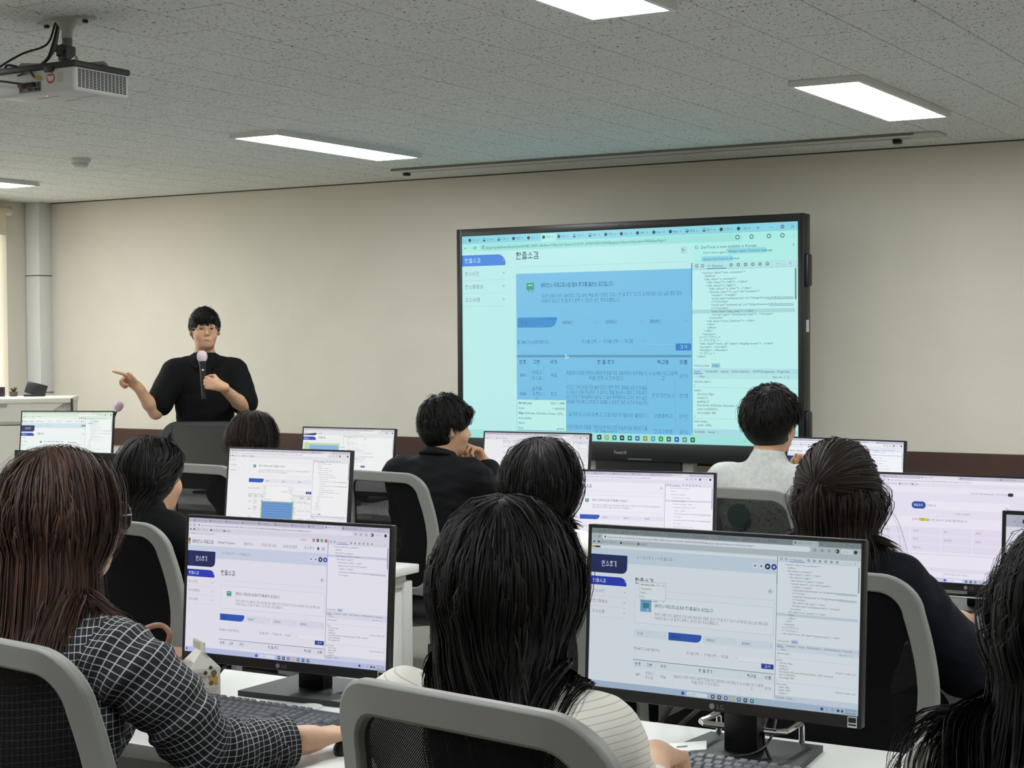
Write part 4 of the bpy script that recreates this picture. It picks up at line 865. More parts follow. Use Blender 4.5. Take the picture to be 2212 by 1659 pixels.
# ------------------------------------------------------------------ keyboards, mice
KG = mat('keyboard_grey', (82, 84, 90), .55, bump=.05, bscale=900); KK = mat('keycap_grey', (100, 102, 108), .5, bump=.05, bscale=900)
KEYM = {}
def key_mesh(w):
    w = round(w, 4)
    if w not in KEYM:
        b = MB(); h = .0055; d = .0165; i = .0022
        b.add([(-w/2, -d/2, 0), (w/2, -d/2, 0), (w/2, d/2, 0), (-w/2, d/2, 0), (-w/2+i, -d/2+i, h*.85), (w/2-i, -d/2+i, h*.85), (w/2-i, d/2-i*.6, h), (-w/2+i, d/2-i*.6, h)], [(0,3,2,1),(4,5,6,7),(0,1,5,4),(1,2,6,5),(2,3,7,6),(3,0,4,7)])
        KEYM[w] = b.mesh('key', smooth=False); KEYM[w].materials.append(KK)
    return KEYM[w]
def key_layout():
    U = .0190; out = []
    rows = [(.048, [1, -.6, 1, 1, 1, 1, -.35, 1, 1, 1, 1, -.35, 1, 1, 1, 1]), (.0225, [1]*13+[2]), (.0035, [1.5]+[1]*12+[1.5]), (-.0155, [1.75]+[1]*11+[2.25]), (-.0345, [2.25]+[1]*10+[2.75]), (-.0535, [1.3, 1.2, 1.2, 6.1, 1.2, 1.3, 1.2, 1.5])]
    for y, r in rows:
        x = -.208
        for k in r:
            if k < 0: x += -k*U; continue
            w = k*U-.0025; out.append((x+k*U/2, y, w)); x += k*U
    for y, r in ((.048, 3), (.0225, 3), (.0035, 3), (-.0345, (1,)), (-.0535, 3)):
        for k in (range(r) if isinstance(r, int) else r): out.append((.0845+k*U, y, U-.0025))
    for j, y in enumerate((.0225, .0035, -.0155, -.0345, -.0535)):
        for k in range(4):
            if k == 3 and j in (2, 4): continue
            out.append((.152+k*U, y, U-.0025))
    return out
KL = key_layout()
def keyboard(x, y, yaw, label, single=True):
    r = empty('keyboard', (x, y, DZ), yaw); tag(r, label, 'keyboard', 'desktop keyboards')
    b = MB(); b.add([(-.222, -.078, 0), (.222, -.078, 0), (.222, .068, 0), (-.222, .068, 0), (-.220, -.076, .012), (.220, -.076, .012), (.220, .066, .025), (-.220, .066, .025)], [(0,3,2,1),(4,5,6,7),(0,1,5,4),(1,2,6,5),(2,3,7,6),(3,0,4,7)])
    bo = b.obj('case', KG, r, smooth=False); md = bo.modifiers.new('soft', 'BEVEL'); md.width = .004; md.segments = 2
    sl = .013/.142
    if single:
        for kx, ky, w in KL: link('key', key_mesh(w), None, r, (kx, ky, .0125+(ky+.076)*sl), (math.atan(sl), 0, 0))
    else:
        kb = MB()
        for kx, ky, w in KL:
            m_ = key_mesh(w); T = Matrix.Translation((kx, ky, .0125+(ky+.076)*sl)) @ Matrix.Rotation(math.atan(sl), 4, 'X')
            kb.add([T @ v.co for v in m_.vertices], [tuple(p_.vertices) for p_ in m_.polygons])
        tag(kb.obj('keys', KK, r, smooth=False), kind='stuff')
    return r
keyboard(2.055, -6.275, -.03, 'dark grey keyboard in front of the woman in the checked shirt')
keyboard(3.20, -6.235, -.02, 'grey keyboard at the bottom edge under the dim front monitor')
keyboard(.56, -4.45, .02, 'keyboard under the monitor with the blue highlighted block', False)
keyboard(3.03, -4.50, .0, 'grey keyboard seen between the half-tied hair and the right-hand black hair', False)
keyboard(-.52, -2.66, .0, 'keyboard on the front-row desk beside the ear of the woman in black', False)
def mouse(x, y, yaw, label):
    r = empty('mouse', (x, y, DZ), yaw); tag(r, label, 'mouse'); b = MB(); b.sphere((0, 0, .008), (.03, .055, .028), 18, 12)
    for i, v in enumerate(b.V):
        if v[2] < 0: b.V[i] = (v[0], v[1], 0)
    b.obj('shell', BLACKP, r); MB().rbox(-.004, .004, .015, .04, .03, .036, .003).obj('wheel', DGREY, r)
mouse(2.40, -6.37, -.1, 'black mouse under the hand of the woman in the checked shirt')
# ------------------------------------------------------------------ chrome cable guards, cables, paper
def guard(x, label, w=.14, y=-5.955, z=DZ):
    pts = [(-w/2, 0, 0), (-w/2, 0, .045), (-w/2, -.006, .052), (-w/2, -.085, .052), (-w/2+.012, -.097, .052), (w/2-.012, -.097, .052), (w/2, -.085, .052), (w/2, -.006, .052), (w/2, 0, .045), (w/2, 0, 0)]
    o = MB().tube(pts, .0058, 10).obj('chrome_guard', CHROME, None, (x, y, z)); tag(o, label, 'cable guard', 'chrome monitor guards'); return o
guard(3.055, 'chrome tube guard around the stand of the dim front monitor', .17)
guard(2.03, 'chrome tube guard around the stand of the monitor with the full web page', .14, -5.92)
guard(3.00, 'chrome tube guard under the monitor with yellow highlights', .17, -4.2)
cable([(1.93, -6.06, .86), (1.87, -6.12, .82), (1.865, -6.16, DZ+.012), (1.95, -6.165, DZ+.006), (2.05, -6.17, DZ+.006), (2.15, -6.165, DZ+.005)], .003, label='thin black cable looping below the monitor onto the base plate')
cable([(3.10, -6.02, .83), (3.10, -6.05, .80), (3.12, -6.08, DZ+.02), (3.16, -6.12, DZ+.004), (3.25, -6.16, DZ+.004)], .003, label='black cable trailing over the chrome guard of the dim monitor')
cable([(3.11, -6.0, .83), (3.115, -6.05, .79), (3.1, -6.1, DZ+.02), (3.04, -6.16, DZ+.018), (2.96, -6.2, DZ+.016)], .0025, label='second black cable curling onto the dim monitor base')
cable([(2.05, -5.97, .80), (2.12, -5.90, .80), (2.25, -5.86, .76), (2.4, -5.86, .70), (2.6, -5.85, .66), (2.75, -5.83, .7), (2.82, -5.85, .78)], .006, label='bundle of black cables hanging behind the foreground desk')
cable([(2.05, -5.96, .79), (2.13, -5.88, .78), (2.26, -5.84, .73), (2.4, -5.83, .68), (2.62, -5.82, .63), (2.78, -5.83, .7), (2.9, -5.88, .79)], .005, label='lower bundle of black cables behind the foreground desk')
cable([(2.12, -5.97, .83), (2.125, -5.965, .79), (2.14, -5.98, DZ+.016), (2.16, -6.02, DZ+.016)], .0025, label='short black cable dropping beside the chrome guard')
PAP = mat('paper_white', (226, 226, 222), .8, noise=.02)
pp = MB().rbox(-.035, .035, -.022, .022, 0, .0012, .0004).obj('paper_slip', PAP, None, (2.985, -6.135, DZ+.026), (.12, -.1, .4)); tag(pp, 'small folded white paper slip at the fingertips by the keyboard', 'paper')
MB().box(-.02, .0, -.004, .003, .0012, .0016).obj('print_mark', BLACKP, pp, smooth=False)
pk = MB().rbox(-.03, .04, -.018, .018, 0, .003, .001).obj('paper_packet', PAP, None, (1.93, -6.165, DZ+.001), (0, 0, .1)); tag(pk, 'flat white packet with red stripes behind the keyboard', 'packet')
for k in range(4): MB().box(-.03, .02, -.016+k*.007, -.013+k*.007, .003, .0033).obj('stripe', MATS['sticker_red'], pk, smooth=False)
b2 = MB().lathe([(.012, 0), (.03, 0), (.03, .002), (.012, .002)], 20).obj('cable_tag', PAP, None, (2.13, -6.165, DZ+.013)); tag(b2, 'white oval cable tag lying on the monitor base', 'tag')
# PC towers below the middle row desks
for x, lab in ((2.28, 'black computer tower with blue power light under the middle-row desk'), (.22, 'black computer tower in the shade under the left middle-row desk')):
    r = empty('computer_tower', (x, -4.55, 0)); tag(r, lab, 'computer')
    MB().rbox(-.09, .09, -.2, .2, .02, .42, .006).obj('case', BLACKP, r); MB().rbox(-.085, .085, -.206, -.198, .05, .41, .004).obj('front_panel', mat('tower_front', (26, 26, 28), .3, noise=.05), r)
    MB().lathe([(.012, 0), (.018, 0), (.018, -.004), (.012, -.004)], 24, (.05, -.206, .385), 'Y').obj('power_ring', mat('blue_light', (60, 80, 255), .4, emit=4.0, noise=.01), r)
    for k in range(3): MB().lathe([(0, 0), (.008, 0), (.008, -.003), (0, -.003)], 12, (-.05+k*.025, -.206, .385), 'Y').obj('port', DGREY, r)
    for s in (-1, 1): MB().rbox(s*.07-.01, s*.07+.01, -.18, .18, 0, .02, .003).obj('foot', DGREY, r)
# ------------------------------------------------------------------ drink carton
ct = empty('drink_carton', (1.832, -6.165, DZ), math.radians(-29)); tag(ct, 'white gable-top drink carton with printed nuts beside the checked sleeve', 'carton')
CW = mat('carton_white', (206, 202, 192), .5, noise=.03); s_, hb, hg, hf = .035, .072, .108, .128
b = MB(); b.add([(-s_, -s_, 0), (s_, -s_, 0), (s_, s_, 0), (-s_, s_, 0), (-s_, -s_, hb), (s_, -s_, hb), (s_, s_, hb), (-s_, s_, hb), (-s_*.55, -.0015, hg), (s_*.55, -.0015, hg), (s_*.55, .0015, hg), (-s_*.55, .0015, hg)],
                [(0,3,2,1),(0,1,5,4),(1,2,6,5),(2,3,7,6),(3,0,4,7),(4,5,9,8),(6,7,11,10),(5,6,10,9),(7,4,8,11)])
b.obj('body', CW, ct, smooth=False)
MB().box(-s_*.95, s_*.95, -.0018, .0018, hg-.003, hf).obj('top_fin', CW, ct, smooth=False)
MB().box(-s_*.9, s_*.3, -.0026, -.0018, hg+.003, hf-.004).obj('date_patch', mat('carton_grey', (170, 166, 158), .6, noise=.05), ct, smooth=False)
gp = MB(); gp.add([(-s_*.9, -s_*.94-.0003, hb+.003), (s_*.9, -s_*.94-.0003, hb+.003), (s_*.56, -.0035, hg-.004), (-s_*.56, -.0035, hg-.004)], [(0, 1, 2, 3)]); gp.obj('gable_print', mat('carton_purple', (138, 126, 128), .5, noise=.08), ct, smooth=False)
INK = mat('carton_ink', (62, 54, 48), .6, noise=.05); RED = mat('carton_red', (170, 70, 70), .6, noise=.05); GOLD = mat('carton_gold', (186, 150, 78), .6, noise=.15, nscale=200); NUT = mat('carton_nut', (104, 88, 68), .6, noise=.2, nscale=200)
FZ = (0, 0, PI/2)
def ctext(t, bb_, sz, m, yy, z): text_mesh(t, bb_, sz, m, 'print_text', ct, (s_+.0004, yy, z), FZ, al='L')
ctext('서울바이오', 1, .0052, RED, -.029, .0625); ctext('최신 추출법 에센셜', 1, .0050, INK, -.029, .0540); ctext('깊고 진한 풍미의', 0, .0042, INK, -.029, .0455); ctext('커피 한 잔', 0, .0042, INK, -.025, .0395)
for k, t in enumerate(('원재료명 및 함량 정제수', '원유 30% 국산 설탕', '커피추출액 액상과당', '유통기한 상단표기일까지')): ctext(t, 0, .0034, INK, -.004, .0265-k*.0056)
for z in (.0585, .0495): MB().box(s_+.0002, s_+.0005, -.029, .004, z, z+.0004).obj('print_rule', INK, ct, smooth=False)
for yy, zz, r, m in ((.02, .060, .0072, NUT), (.014, .049, .0068, GOLD), (.024, .048, .0062, GOLD), (.014, .039, .006, NUT), (.024, .038, .006, GOLD), (.019, .054, .005, NUT), (.001, .062, .0048, INK), (-.004, .038, .003, INK), (.013, .0725, .0045, INK)):
    MB().lathe([(0, 0), (r*.9, 0), (r, .0003), (0, .0006)], 9, (s_, yy, zz), 'X').obj('print_nut', m, ct)
text_mesh('CAFE', 1, .014, mat('carton_cream', (222, 214, 190), .6, noise=.05), 'print_text', ct, (-.004, -s_*.66-.0009, hb+.0135), (-.76, 0, 0))
text_mesh('O', 1, .010, RED, 'print_text', ct, (.018, -s_-.0004, .062), None)
# ------------------------------------------------------------------ soft-body modelling: signed distance shapes -> one continuous mesh
def RX(a): return np.array([[1, 0, 0], [0, math.cos(a), -math.sin(a)], [0, math.sin(a), math.cos(a)]])
def RY(a): return np.array([[math.cos(a), 0, math.sin(a)], [0, 1, 0], [-math.sin(a), 0, math.cos(a)]])
def RZ(a): return np.array([[math.cos(a), -math.sin(a), 0], [math.sin(a), math.cos(a), 0], [0, 0, 1]])
def E_(c, r, R=None, k=.02): return ['e', np.array(c, float), np.array(r, float), np.eye(3) if R is None else R, k]
def C_(a, b, ra, rb, k=.02): return ['c', np.array(a, float), np.array(b, float), float(ra), float(rb), k]
def SUB(p): return ['-']+p
def pd(p, X, Y, Z):
    if p[0] == 'e':
        c, r, R = p[1:4]; x, y, z = X-c[0], Y-c[1], Z-c[2]
        a = R[0, 0]*x+R[1, 0]*y+R[2, 0]*z; b = R[0, 1]*x+R[1, 1]*y+R[2, 1]*z; d = R[0, 2]*x+R[1, 2]*y+R[2, 2]*z
        k0 = np.sqrt((a/r[0])**2+(b/r[1])**2+(d/r[2])**2)+1e-9; k1 = np.sqrt((a/r[0]**2)**2+(b/r[1]**2)**2+(d/r[2]**2)**2)+1e-9
        return k0*(k0-1)/k1
    a, b, ra, rb = p[1:5]; ba = b-a; L = ba@ba+1e-12
    x, y, z = X-a[0], Y-a[1], Z-a[2]; t = np.clip((x*ba[0]+y*ba[1]+z*ba[2])/L, 0, 1)
    return np.sqrt((x-t*ba[0])**2+(y-t*ba[1])**2+(z-t*ba[2])**2)-(ra+(rb-ra)*t)
def pbox(p):
    if p[0] == 'e':
        r = np.abs(p[3])@p[2]; return p[1]-r, p[1]+r
    m = max(p[3], p[4]); return np.minimum(p[1], p[2])-m, np.maximum(p[1], p[2])+m
def sdf_mesh(prims, h):
    pos = [p for p in prims if p[0] != '-']
    lo = np.min([pbox(p)[0] for p in pos], 0)-3*h-.01; hi = np.max([pbox(p)[1] for p in pos], 0)+3*h+.01
    n = np.ceil((hi-lo)/h).astype(int)+1; f = np.full(n, .5, np.float32)
    ax = [(lo[i]+h*np.arange(n[i])).astype(np.float32) for i in range(3)]
    for p in prims:
        neg = p[0] == '-'; q = p[1:] if neg else p; k = q[-1]; a, b = pbox(q); mg = k+4*h
        i0 = np.maximum(((a-mg-lo)/h).astype(int), 0); i1 = np.minimum(((b+mg-lo)/h).astype(int)+2, n)
        if (i1 <= i0).any(): continue
        sl = tuple(slice(i0[i], i1[i]) for i in range(3)); X = ax[0][sl[0]][:, None, None]; Y = ax[1][sl[1]][None, :, None]; Z = ax[2][sl[2]][None, None, :]
        d = pd(q, X, Y, Z).astype(np.float32); cur = f[sl]
        if neg:
            d = -d; m = np.maximum(k-np.abs(cur-d), 0)/k; f[sl] = np.maximum(cur, d)+m*m*k*.25
        else:
            m = np.maximum(k-np.abs(cur-d), 0)/k; f[sl] = np.minimum(cur, d)-m*m*k*.25
    s = f < 0; c = s[:-1, :-1, :-1].astype(np.int8)
    cnt = sum(s[i:n[0]-1+i, j:n[1]-1+j, k:n[2]-1+k].astype(np.int8) for i in (0, 1) for j in (0, 1) for k in (0, 1))
    act = (cnt > 0) & (cnt < 8); I = np.argwhere(act); ids = np.full(act.shape, -1, np.int32); ids[act] = np.arange(len(I))
    off = [(i, j, k) for i in (0, 1) for j in (0, 1) for k in (0, 1)]; fv = {o: f[I[:, 0]+o[0], I[:, 1]+o[1], I[:, 2]+o[2]] for o in off}
    S = np.zeros((len(I), 3)); N = np.zeros(len(I))
    for o in off:
        for d in range(3):
            if o[d] == 0:
                o2 = list(o); o2[d] = 1; o2 = tuple(o2); A, B = fv[o], fv[o2]; cr = (A < 0) != (B < 0); t = np.where(cr, A/(A-B+1e-20), 0)
                P = np.tile(np.array(o, float), (len(I), 1)); P[:, d] += t; S += P*cr[:, None]; N += cr
    V = (I+S/np.maximum(N, 1)[:, None])*h+lo; Q = []
    for d in range(3):
        e = [(1, 2), (2, 0), (0, 1)][d]
        A = np.take(s, range(0, n[d]-1), d); B = np.take(s, range(1, n[d]), d); M = A != B
        J = np.argwhere(M); ok = np.all([(J[:, q] >= 1) & (J[:, q] <= n[q]-2) for q in e], 0); J = J[ok]; fl = A[J[:, 0], J[:, 1], J[:, 2]]
        def cid(d0, d1):
            K = J.copy(); K[:, e[0]] -= d0; K[:, e[1]] -= d1; return ids[K[:, 0], K[:, 1], K[:, 2]]
        q = np.stack([cid(1, 1), cid(0, 1), cid(0, 0), cid(1, 0)], 1); q[~fl] = q[~fl][:, ::-1]; Q.append(q)
    Q = np.concatenate(Q); Q = Q[(Q >= 0).all(1)]; return V, Q
def vnoise(V, fr, seed):
    r = np.random.default_rng(seed); o = np.zeros(len(V))
    for i in range(5):
        w = r.normal(size=3); w = w/np.linalg.norm(w)*fr*(1+.7*i); o += np.sin(V@w+r.uniform(0, 6.28))/(1+.5*i)
    return o/2.2
def normals(V, Q):
    n = np.cross(V[Q[:, 2]]-V[Q[:, 0]], V[Q[:, 3]]-V[Q[:, 1]]); N = np.zeros_like(V)
    for k in range(4): np.add.at(N, Q[:, k], n)
    return N/(np.linalg.norm(N, axis=1)[:, None]+1e-9)
def sdf_obj(name, prims, h, m, parent, wr=0, wf=30, seed=0):
    V, Q = sdf_mesh(prims, h)
    if wr: V = V+normals(V, Q)*(np.maximum(vnoise(V*np.array([1, 1, 1.5]), wf, seed), -.3)*wr)[:, None]
    me = mesh_np(name, V, Q); return link(name, me, m, parent)

# ---- skin, cloth and hair materials
def skin_mat(name, col):
    m = mat(name, col, .55, spec=.35, noise=.06, nscale=26, bump=.12, bscale=420); b = m.node_tree.nodes['Principled BSDF']
    b.inputs['Subsurface Weight'].default_value = .12; b.inputs['Subsurface Radius'].default_value = (.012, .005, .003); b.inputs['Subsurface Scale'].default_value = .4; return m
SKIN = skin_mat('skin_warm', (196, 152, 122)); SKIN2 = skin_mat('skin_light', (206, 166, 138))
LIP = mat('lip_skin', (150, 92, 84), .5, noise=.05)
BLKCL = mat('black_cloth', (12, 12, 14), .9, spec=.2, noise=.12, nscale=120, bump=.2, bscale=500); JACK = mat('black_jacket', (18, 18, 21), .85, spec=.2, noise=.1, nscale=90, bump=.2, bscale=350)
NAVYC = mat('dark_navy_cloth', (18, 20, 29), .9, spec=.2, noise=.1, nscale=100, bump=.2, bscale=450); DENIM = mat('dark_trousers', (30, 32, 40), .9, noise=.1, nscale=150)
HEATH = mat('heather_grey_cloth', (196, 197, 194), .92, noise=.10, nscale=70, bump=.2, bscale=500); WHITEC = mat('white_cloth', (214, 210, 202), .9, noise=.05, nscale=60, bump=.2, bscale=400)
SHOE = mat('dark_shoe', (28, 27, 27), .5, noise=.05)
def stripe_mat(name, base, line, per, w, axis_attr='plaid', cross=True, line2=None):
    m = bpy.data.materials.new(name); m.use_nodes = True; nt = m.node_tree; b = nt.nodes['Principled BSDF']; N = nt.nodes.new; L = nt.links.new
    a = N('ShaderNodeAttribute'); a.attribute_name = axis_attr; s = N('ShaderNodeSeparateXYZ'); L(a.outputs['Vector'], s.inputs[0])
    def ln(sock, per, w, ph=0):
        d = N('ShaderNodeMath'); d.operation = 'MULTIPLY_ADD'; d.inputs[1].default_value = 1/per; d.inputs[2].default_value = ph; L(sock, d.inputs[0])
        fr = N('ShaderNodeMath'); fr.operation = 'FRACT'; L(d.outputs[0], fr.inputs[0]); sb = N('ShaderNodeMath'); sb.operation = 'SUBTRACT'; sb.inputs[1].default_value = .5; L(fr.outputs[0], sb.inputs[0])
        ab = N('ShaderNodeMath'); ab.operation = 'ABSOLUTE'; L(sb.outputs[0], ab.inputs[0]); mr = N('ShaderNodeMapRange'); mr.inputs[1].default_value = w; mr.inputs[2].default_value = w*.5; mr.inputs[3].default_value = 0; mr.inputs[4].default_value = 1; L(ab.outputs[0], mr.inputs[0]); return mr
    def mix(fac, c0, c1):
        x = N('ShaderNodeMix'); x.data_type = 'RGBA'
        L(fac, x.inputs[0])
        if isinstance(c0, tuple): x.inputs[6].default_value = (*c0, 1)
        else: L(c0, x.inputs[6])
        x.inputs[7].default_value = (*c1, 1); return x.outputs[2]
    def scale(sock, k): q = N('ShaderNodeMath'); q.operation = 'MULTIPLY'; q.inputs[1].default_value = k; L(sock, q.inputs[0]); return q.outputs[0]
    c = lin(base)
    if line2: c = mix(scale(ln(s.outputs[0], per*2, .30, .25).outputs[0], .55), c, lin(line2)); c = mix(scale(ln(s.outputs[1], per*2, .30, .25).outputs[0], .55), c, lin(line2))
    c = mix(scale(ln(s.outputs[0], per, w).outputs[0], .62 if cross else .8), c, lin(line))
    if cross: c = mix(scale(ln(s.outputs[1], per, w).outputs[0], .62), c, lin(line))
    L(c, b.inputs['Base Color']); b.inputs['Roughness'].default_value = .9
    n = N('ShaderNodeTexNoise'); n.inputs['Scale'].default_value = 600; bp = N('ShaderNodeBump'); bp.inputs['Strength'].default_value = .15; bp.inputs['Distance'].default_value = .001; L(n.outputs['Fac'], bp.inputs['Height']); L(bp.outputs[0], b.inputs['Normal']); return m
PLAID = stripe_mat('navy_check_cloth', (24, 27, 38), (196, 196, 196), .0130, .085, line2=(6, 7, 10))
STRIPE = stripe_mat('pale_striped_cloth', (214, 209, 200), (172, 165, 156), .010, .10, cross=False)
def hair_mat(name, col, col2):
    m = bpy.data.materials.new(name); m.use_nodes = True; nt = m.node_tree; b = nt.nodes['Principled BSDF']; N = nt.nodes.new; L = nt.links.new
    a = N('ShaderNodeAttribute'); a.attribute_name = 'tone'; x = N('ShaderNodeMix'); x.data_type = 'RGBA'; x.inputs[6].default_value = (*lin(col), 1); x.inputs[7].default_value = (*lin(col2), 1)
    L(a.outputs['Fac'], x.inputs[0]); L(x.outputs[2], b.inputs['Base Color']); b.inputs['Roughness'].default_value = .55; b.inputs['Specular IOR Level'].default_value = .2
    return m
HBLK = hair_mat('black_hair', (11, 9, 9), (28, 23, 22)); HDRK = hair_mat('dark_brown_hair', (20, 15, 13), (56, 42, 36)); HBRN = hair_mat('brown_hair', (34, 23, 19), (92, 66, 54))

# ---- hands
def hand(wr, u, n, thumb, curl, spread=.0, sc=1.0, tcurl=.5, tout=.8):
    """wr wrist, u finger direction, n direction the palm faces, thumb side direction; curl: 4 x (a1,a2,a3)"""
    wr = np.array(wr, float); u = np.array(u, float); u /= np.linalg.norm(u); n = np.array(n, float); n -= u*(n@u); n /= np.linalg.norm(n); s = np.array(thumb, float); s -= u*(s@u)+n*(s@n); s /= np.linalg.norm(s)
    P = [C_(wr-u*.02*sc, wr+u*.02*sc, .025*sc, .024*sc, .015)]; kn = []
    for i, (o, l) in enumerate(zip((.029, .010, -.009, -.026), (.088, .092, .087, .078))):
        K = wr+u*l*sc+s*o*sc; P.append(C_(wr+s*o*.55*sc+u*.012*sc, K, .0165*sc, .0105*sc, .012)); kn.append(K)
    for i, (K, fl) in enumerate(zip(kn, (1, 1.08, 1.0, .8))):
        an = 0; p = K; d0 = u+s*spread*(1.5-i)
        d0 = d0/np.linalg.norm(d0)
        for j, (l, a) in enumerate(zip((.044, .027, .021), curl[i])):
            an += a; d = d0*math.cos(an)+n*math.sin(an); q = p+d*l*fl*sc; P.append(C_(p, q, (.0098, .0088, .0078)[j]*sc, (.0088, .0078, .0066)[j]*sc, .0035)); p = q
    b = wr+u*.022*sc+s*.022*sc+n*.004*sc; d = u*.62+s*tout+n*.35; d /= np.linalg.norm(d); q = b+d*.045*sc; P.append(C_(b, q, .0155*sc, .0115*sc, .010))
    d2 = u*.8+s*(tout-.9*tcurl)+n*.55*tcurl*2; d2 /= np.linalg.norm(d2); r = q+d2*.032*sc; P.append(C_(q, r, .011*sc, .0098*sc, .004)); d3 = d2*.8+u*.2-s*.25*tcurl+n*.2; d3 /= np.linalg.norm(d3); P.append(C_(r, r+d3*.026*sc, .0098*sc, .0078*sc, .004))
    return P
RELAX = [(.25, .35, .2), (.3, .4, .25), (.35, .45, .3), (.4, .5, .3)]
# ---- head
def head_prims(hc, R, piv, male=False, chin=0.0):
    def T(p): return piv+R@(np.array(p, float)-piv)
    w = 1.06 if male else 1.0
    P = [E_(T((0, -.004, hc+.022)), (.076*w, .094, .098), R, .03), E_(T((0, .03, hc-.04)), (.060*w, .066, .078), R, .03), E_(T((0, .05, hc-.085)), (.036*w, .036, .028), R, .03),
         E_(T((.035, .066, hc-.035)), (.026, .022, .024), R, .025), E_(T((-.035, .066, hc-.035)), (.026, .022, .024), R, .025), E_(T((0, .078, hc+.022)), (.05, .02, .018), R, .02),
         C_(T((0, .090, hc+.006)), T((0, .108, hc-.028)), .007, .0115, .012), E_(T((.011, .098, hc-.033)), (.008, .009, .007), R, .006), E_(T((-.011, .098, hc-.033)), (.008, .009, .007), R, .006),
         E_(T((0, .088, hc-.062)), (.024, .014, .013), R, .012), SUB(E_(T((.031, .104, hc+.002)), (.017, .018, .011), R, .012)), SUB(E_(T((-.031, .104, hc+.002)), (.017, .018, .011), R, .012))]
    for s in (-1, 1):
        P += [E_(T((s*.079*w, -.006, hc-.008)), (.009, .018, .030), R@RZ(s*-.35), .008), SUB(E_(T((s*.087*w, .001, hc-.006)), (.006, .009, .015), R@RZ(s*-.35), .006))]
    P += [C_(T((0, -.012, hc-.05)), piv+np.array((0, -.02, -.10)), .052*w, .056*w, .03)]
    return P, T
# ---- hair strands
def min_d(prims, p):
    d = np.full(len(p), 9.0)
    for q in prims: d = np.minimum(d, pd(q, p[:, 0], p[:, 1], p[:, 2]))
    return d
def grad_d(prims, p, e=.003):
    d = min_d(prims, p); g = np.stack([min_d(prims, p+np.eye(3)[i]*e)-d for i in range(3)], 1); return d, g/(np.linalg.norm(g, axis=1)[:, None]+1e-9)
def ribbons(paths, ctr, width, rng, tone_amp=1.0):
    """paths (n,m,3) -> flat strips"""
    n, m, _ = paths.shape; T = np.gradient(paths, axis=1); T /= np.linalg.norm(T, axis=2)[..., None]+1e-9
    O = paths-ctr; O[..., 2] *= .3; W = np.cross(T, O); W /= np.linalg.norm(W, axis=2)[..., None]+1e-9
    O2 = np.cross(W, T); ro = rng.normal(0, .28, (n, 1, 1)); W = W*np.cos(ro)+O2*np.sin(ro)
    t = np.linspace(0, 1, m); w = width*np.minimum(1, .5+3*t)*np.minimum(1, (1.02-t)*4); w = w[None, :, None]*rng.uniform(.6, 1.3, (n, 1, 1))
    V = np.stack([paths-W*w, paths+W*w], 2).reshape(-1, 3); b = (np.arange(n)*m*2)[:, None]; k = np.arange(m-1)*2
    F = np.stack([b+k, b+k+1, b+k+3, b+k+2], 2).reshape(-1, 4); tone = np.repeat(np.clip(rng.beta(1.6, 3.0, n)*tone_amp, 0, 1), m*2)
    return V, F, tone
def scalp_roots(n, c, r, R, keep, rng):
    out = []
    while sum(len(o) for o in out) < n:
        u = rng.normal(size=(n*4, 3)); u /= np.linalg.norm(u, axis=1)[:, None]; out.append(u[keep(u)])
    return np.concatenate(out)[:n]
def simulate(P, V, coll, lay, L, rng, step=.02, grav=.5, inert=.75, jit=.03, bias=None, hug=0.0):
    nst = int(math.ceil(L.max()/step)); path = [P.copy()]; g = np.array([0, 0, -1.0])
    for k in range(nst):
        v = V*inert+g*grav+rng.normal(0, jit, P.shape)
        if bias is not None: v = v+bias(P, k/nst)
        v /= np.linalg.norm(v, axis=1)[:, None]+1e-9; st = (L/nst)[:, None]; Q = P+v*st
        for _ in range(2):
            d, G = grad_d(coll, Q); pen = d-lay; Q = Q-G*np.where(pen < 0, pen, np.where((pen < .03) & (pen > 0), pen*hug, 0))[:, None]
        v = Q-P; V = v/(np.linalg.norm(v, axis=1)[:, None]+1e-9); P = Q; path.append(P.copy())
    return np.stack(path, 1)
def kids(path, k, rad, rng, conv=.35):
    n, m, _ = path.shape; o = rng.normal(0, rad, (n, k, 1, 3)); t = np.linspace(0, 1, m)[None, None, :, None]; wob = rng.normal(0, rad*.25, (n, k, m, 3)); wob = np.cumsum(wob, 2)*.25
    return (path[:, None]+o*(1-conv*t)*(np.minimum(1, .35+4*t))+wob*t).reshape(n*k, m, 3)
def hair_obj(name, parts, m, parent, mass=None, mh=.009):
    V = []; F = []; T = []; n = 0
    for v, f, t in parts: V.append(v); F.append(f+n); T.append(t); n += len(v)
    if mass:
        v, q = sdf_mesh(mass, mh); V.append(v); F.append(q+n); T.append(np.full(len(v), .12)); n += len(v)
    me = mesh_np(name, np.concatenate(V), np.concatenate(F)); a = me.attributes.new('tone', 'FLOAT', 'POINT'); a.data.foreach_set('value', np.concatenate(T).astype(np.float32)); return link(name, me, m, parent)
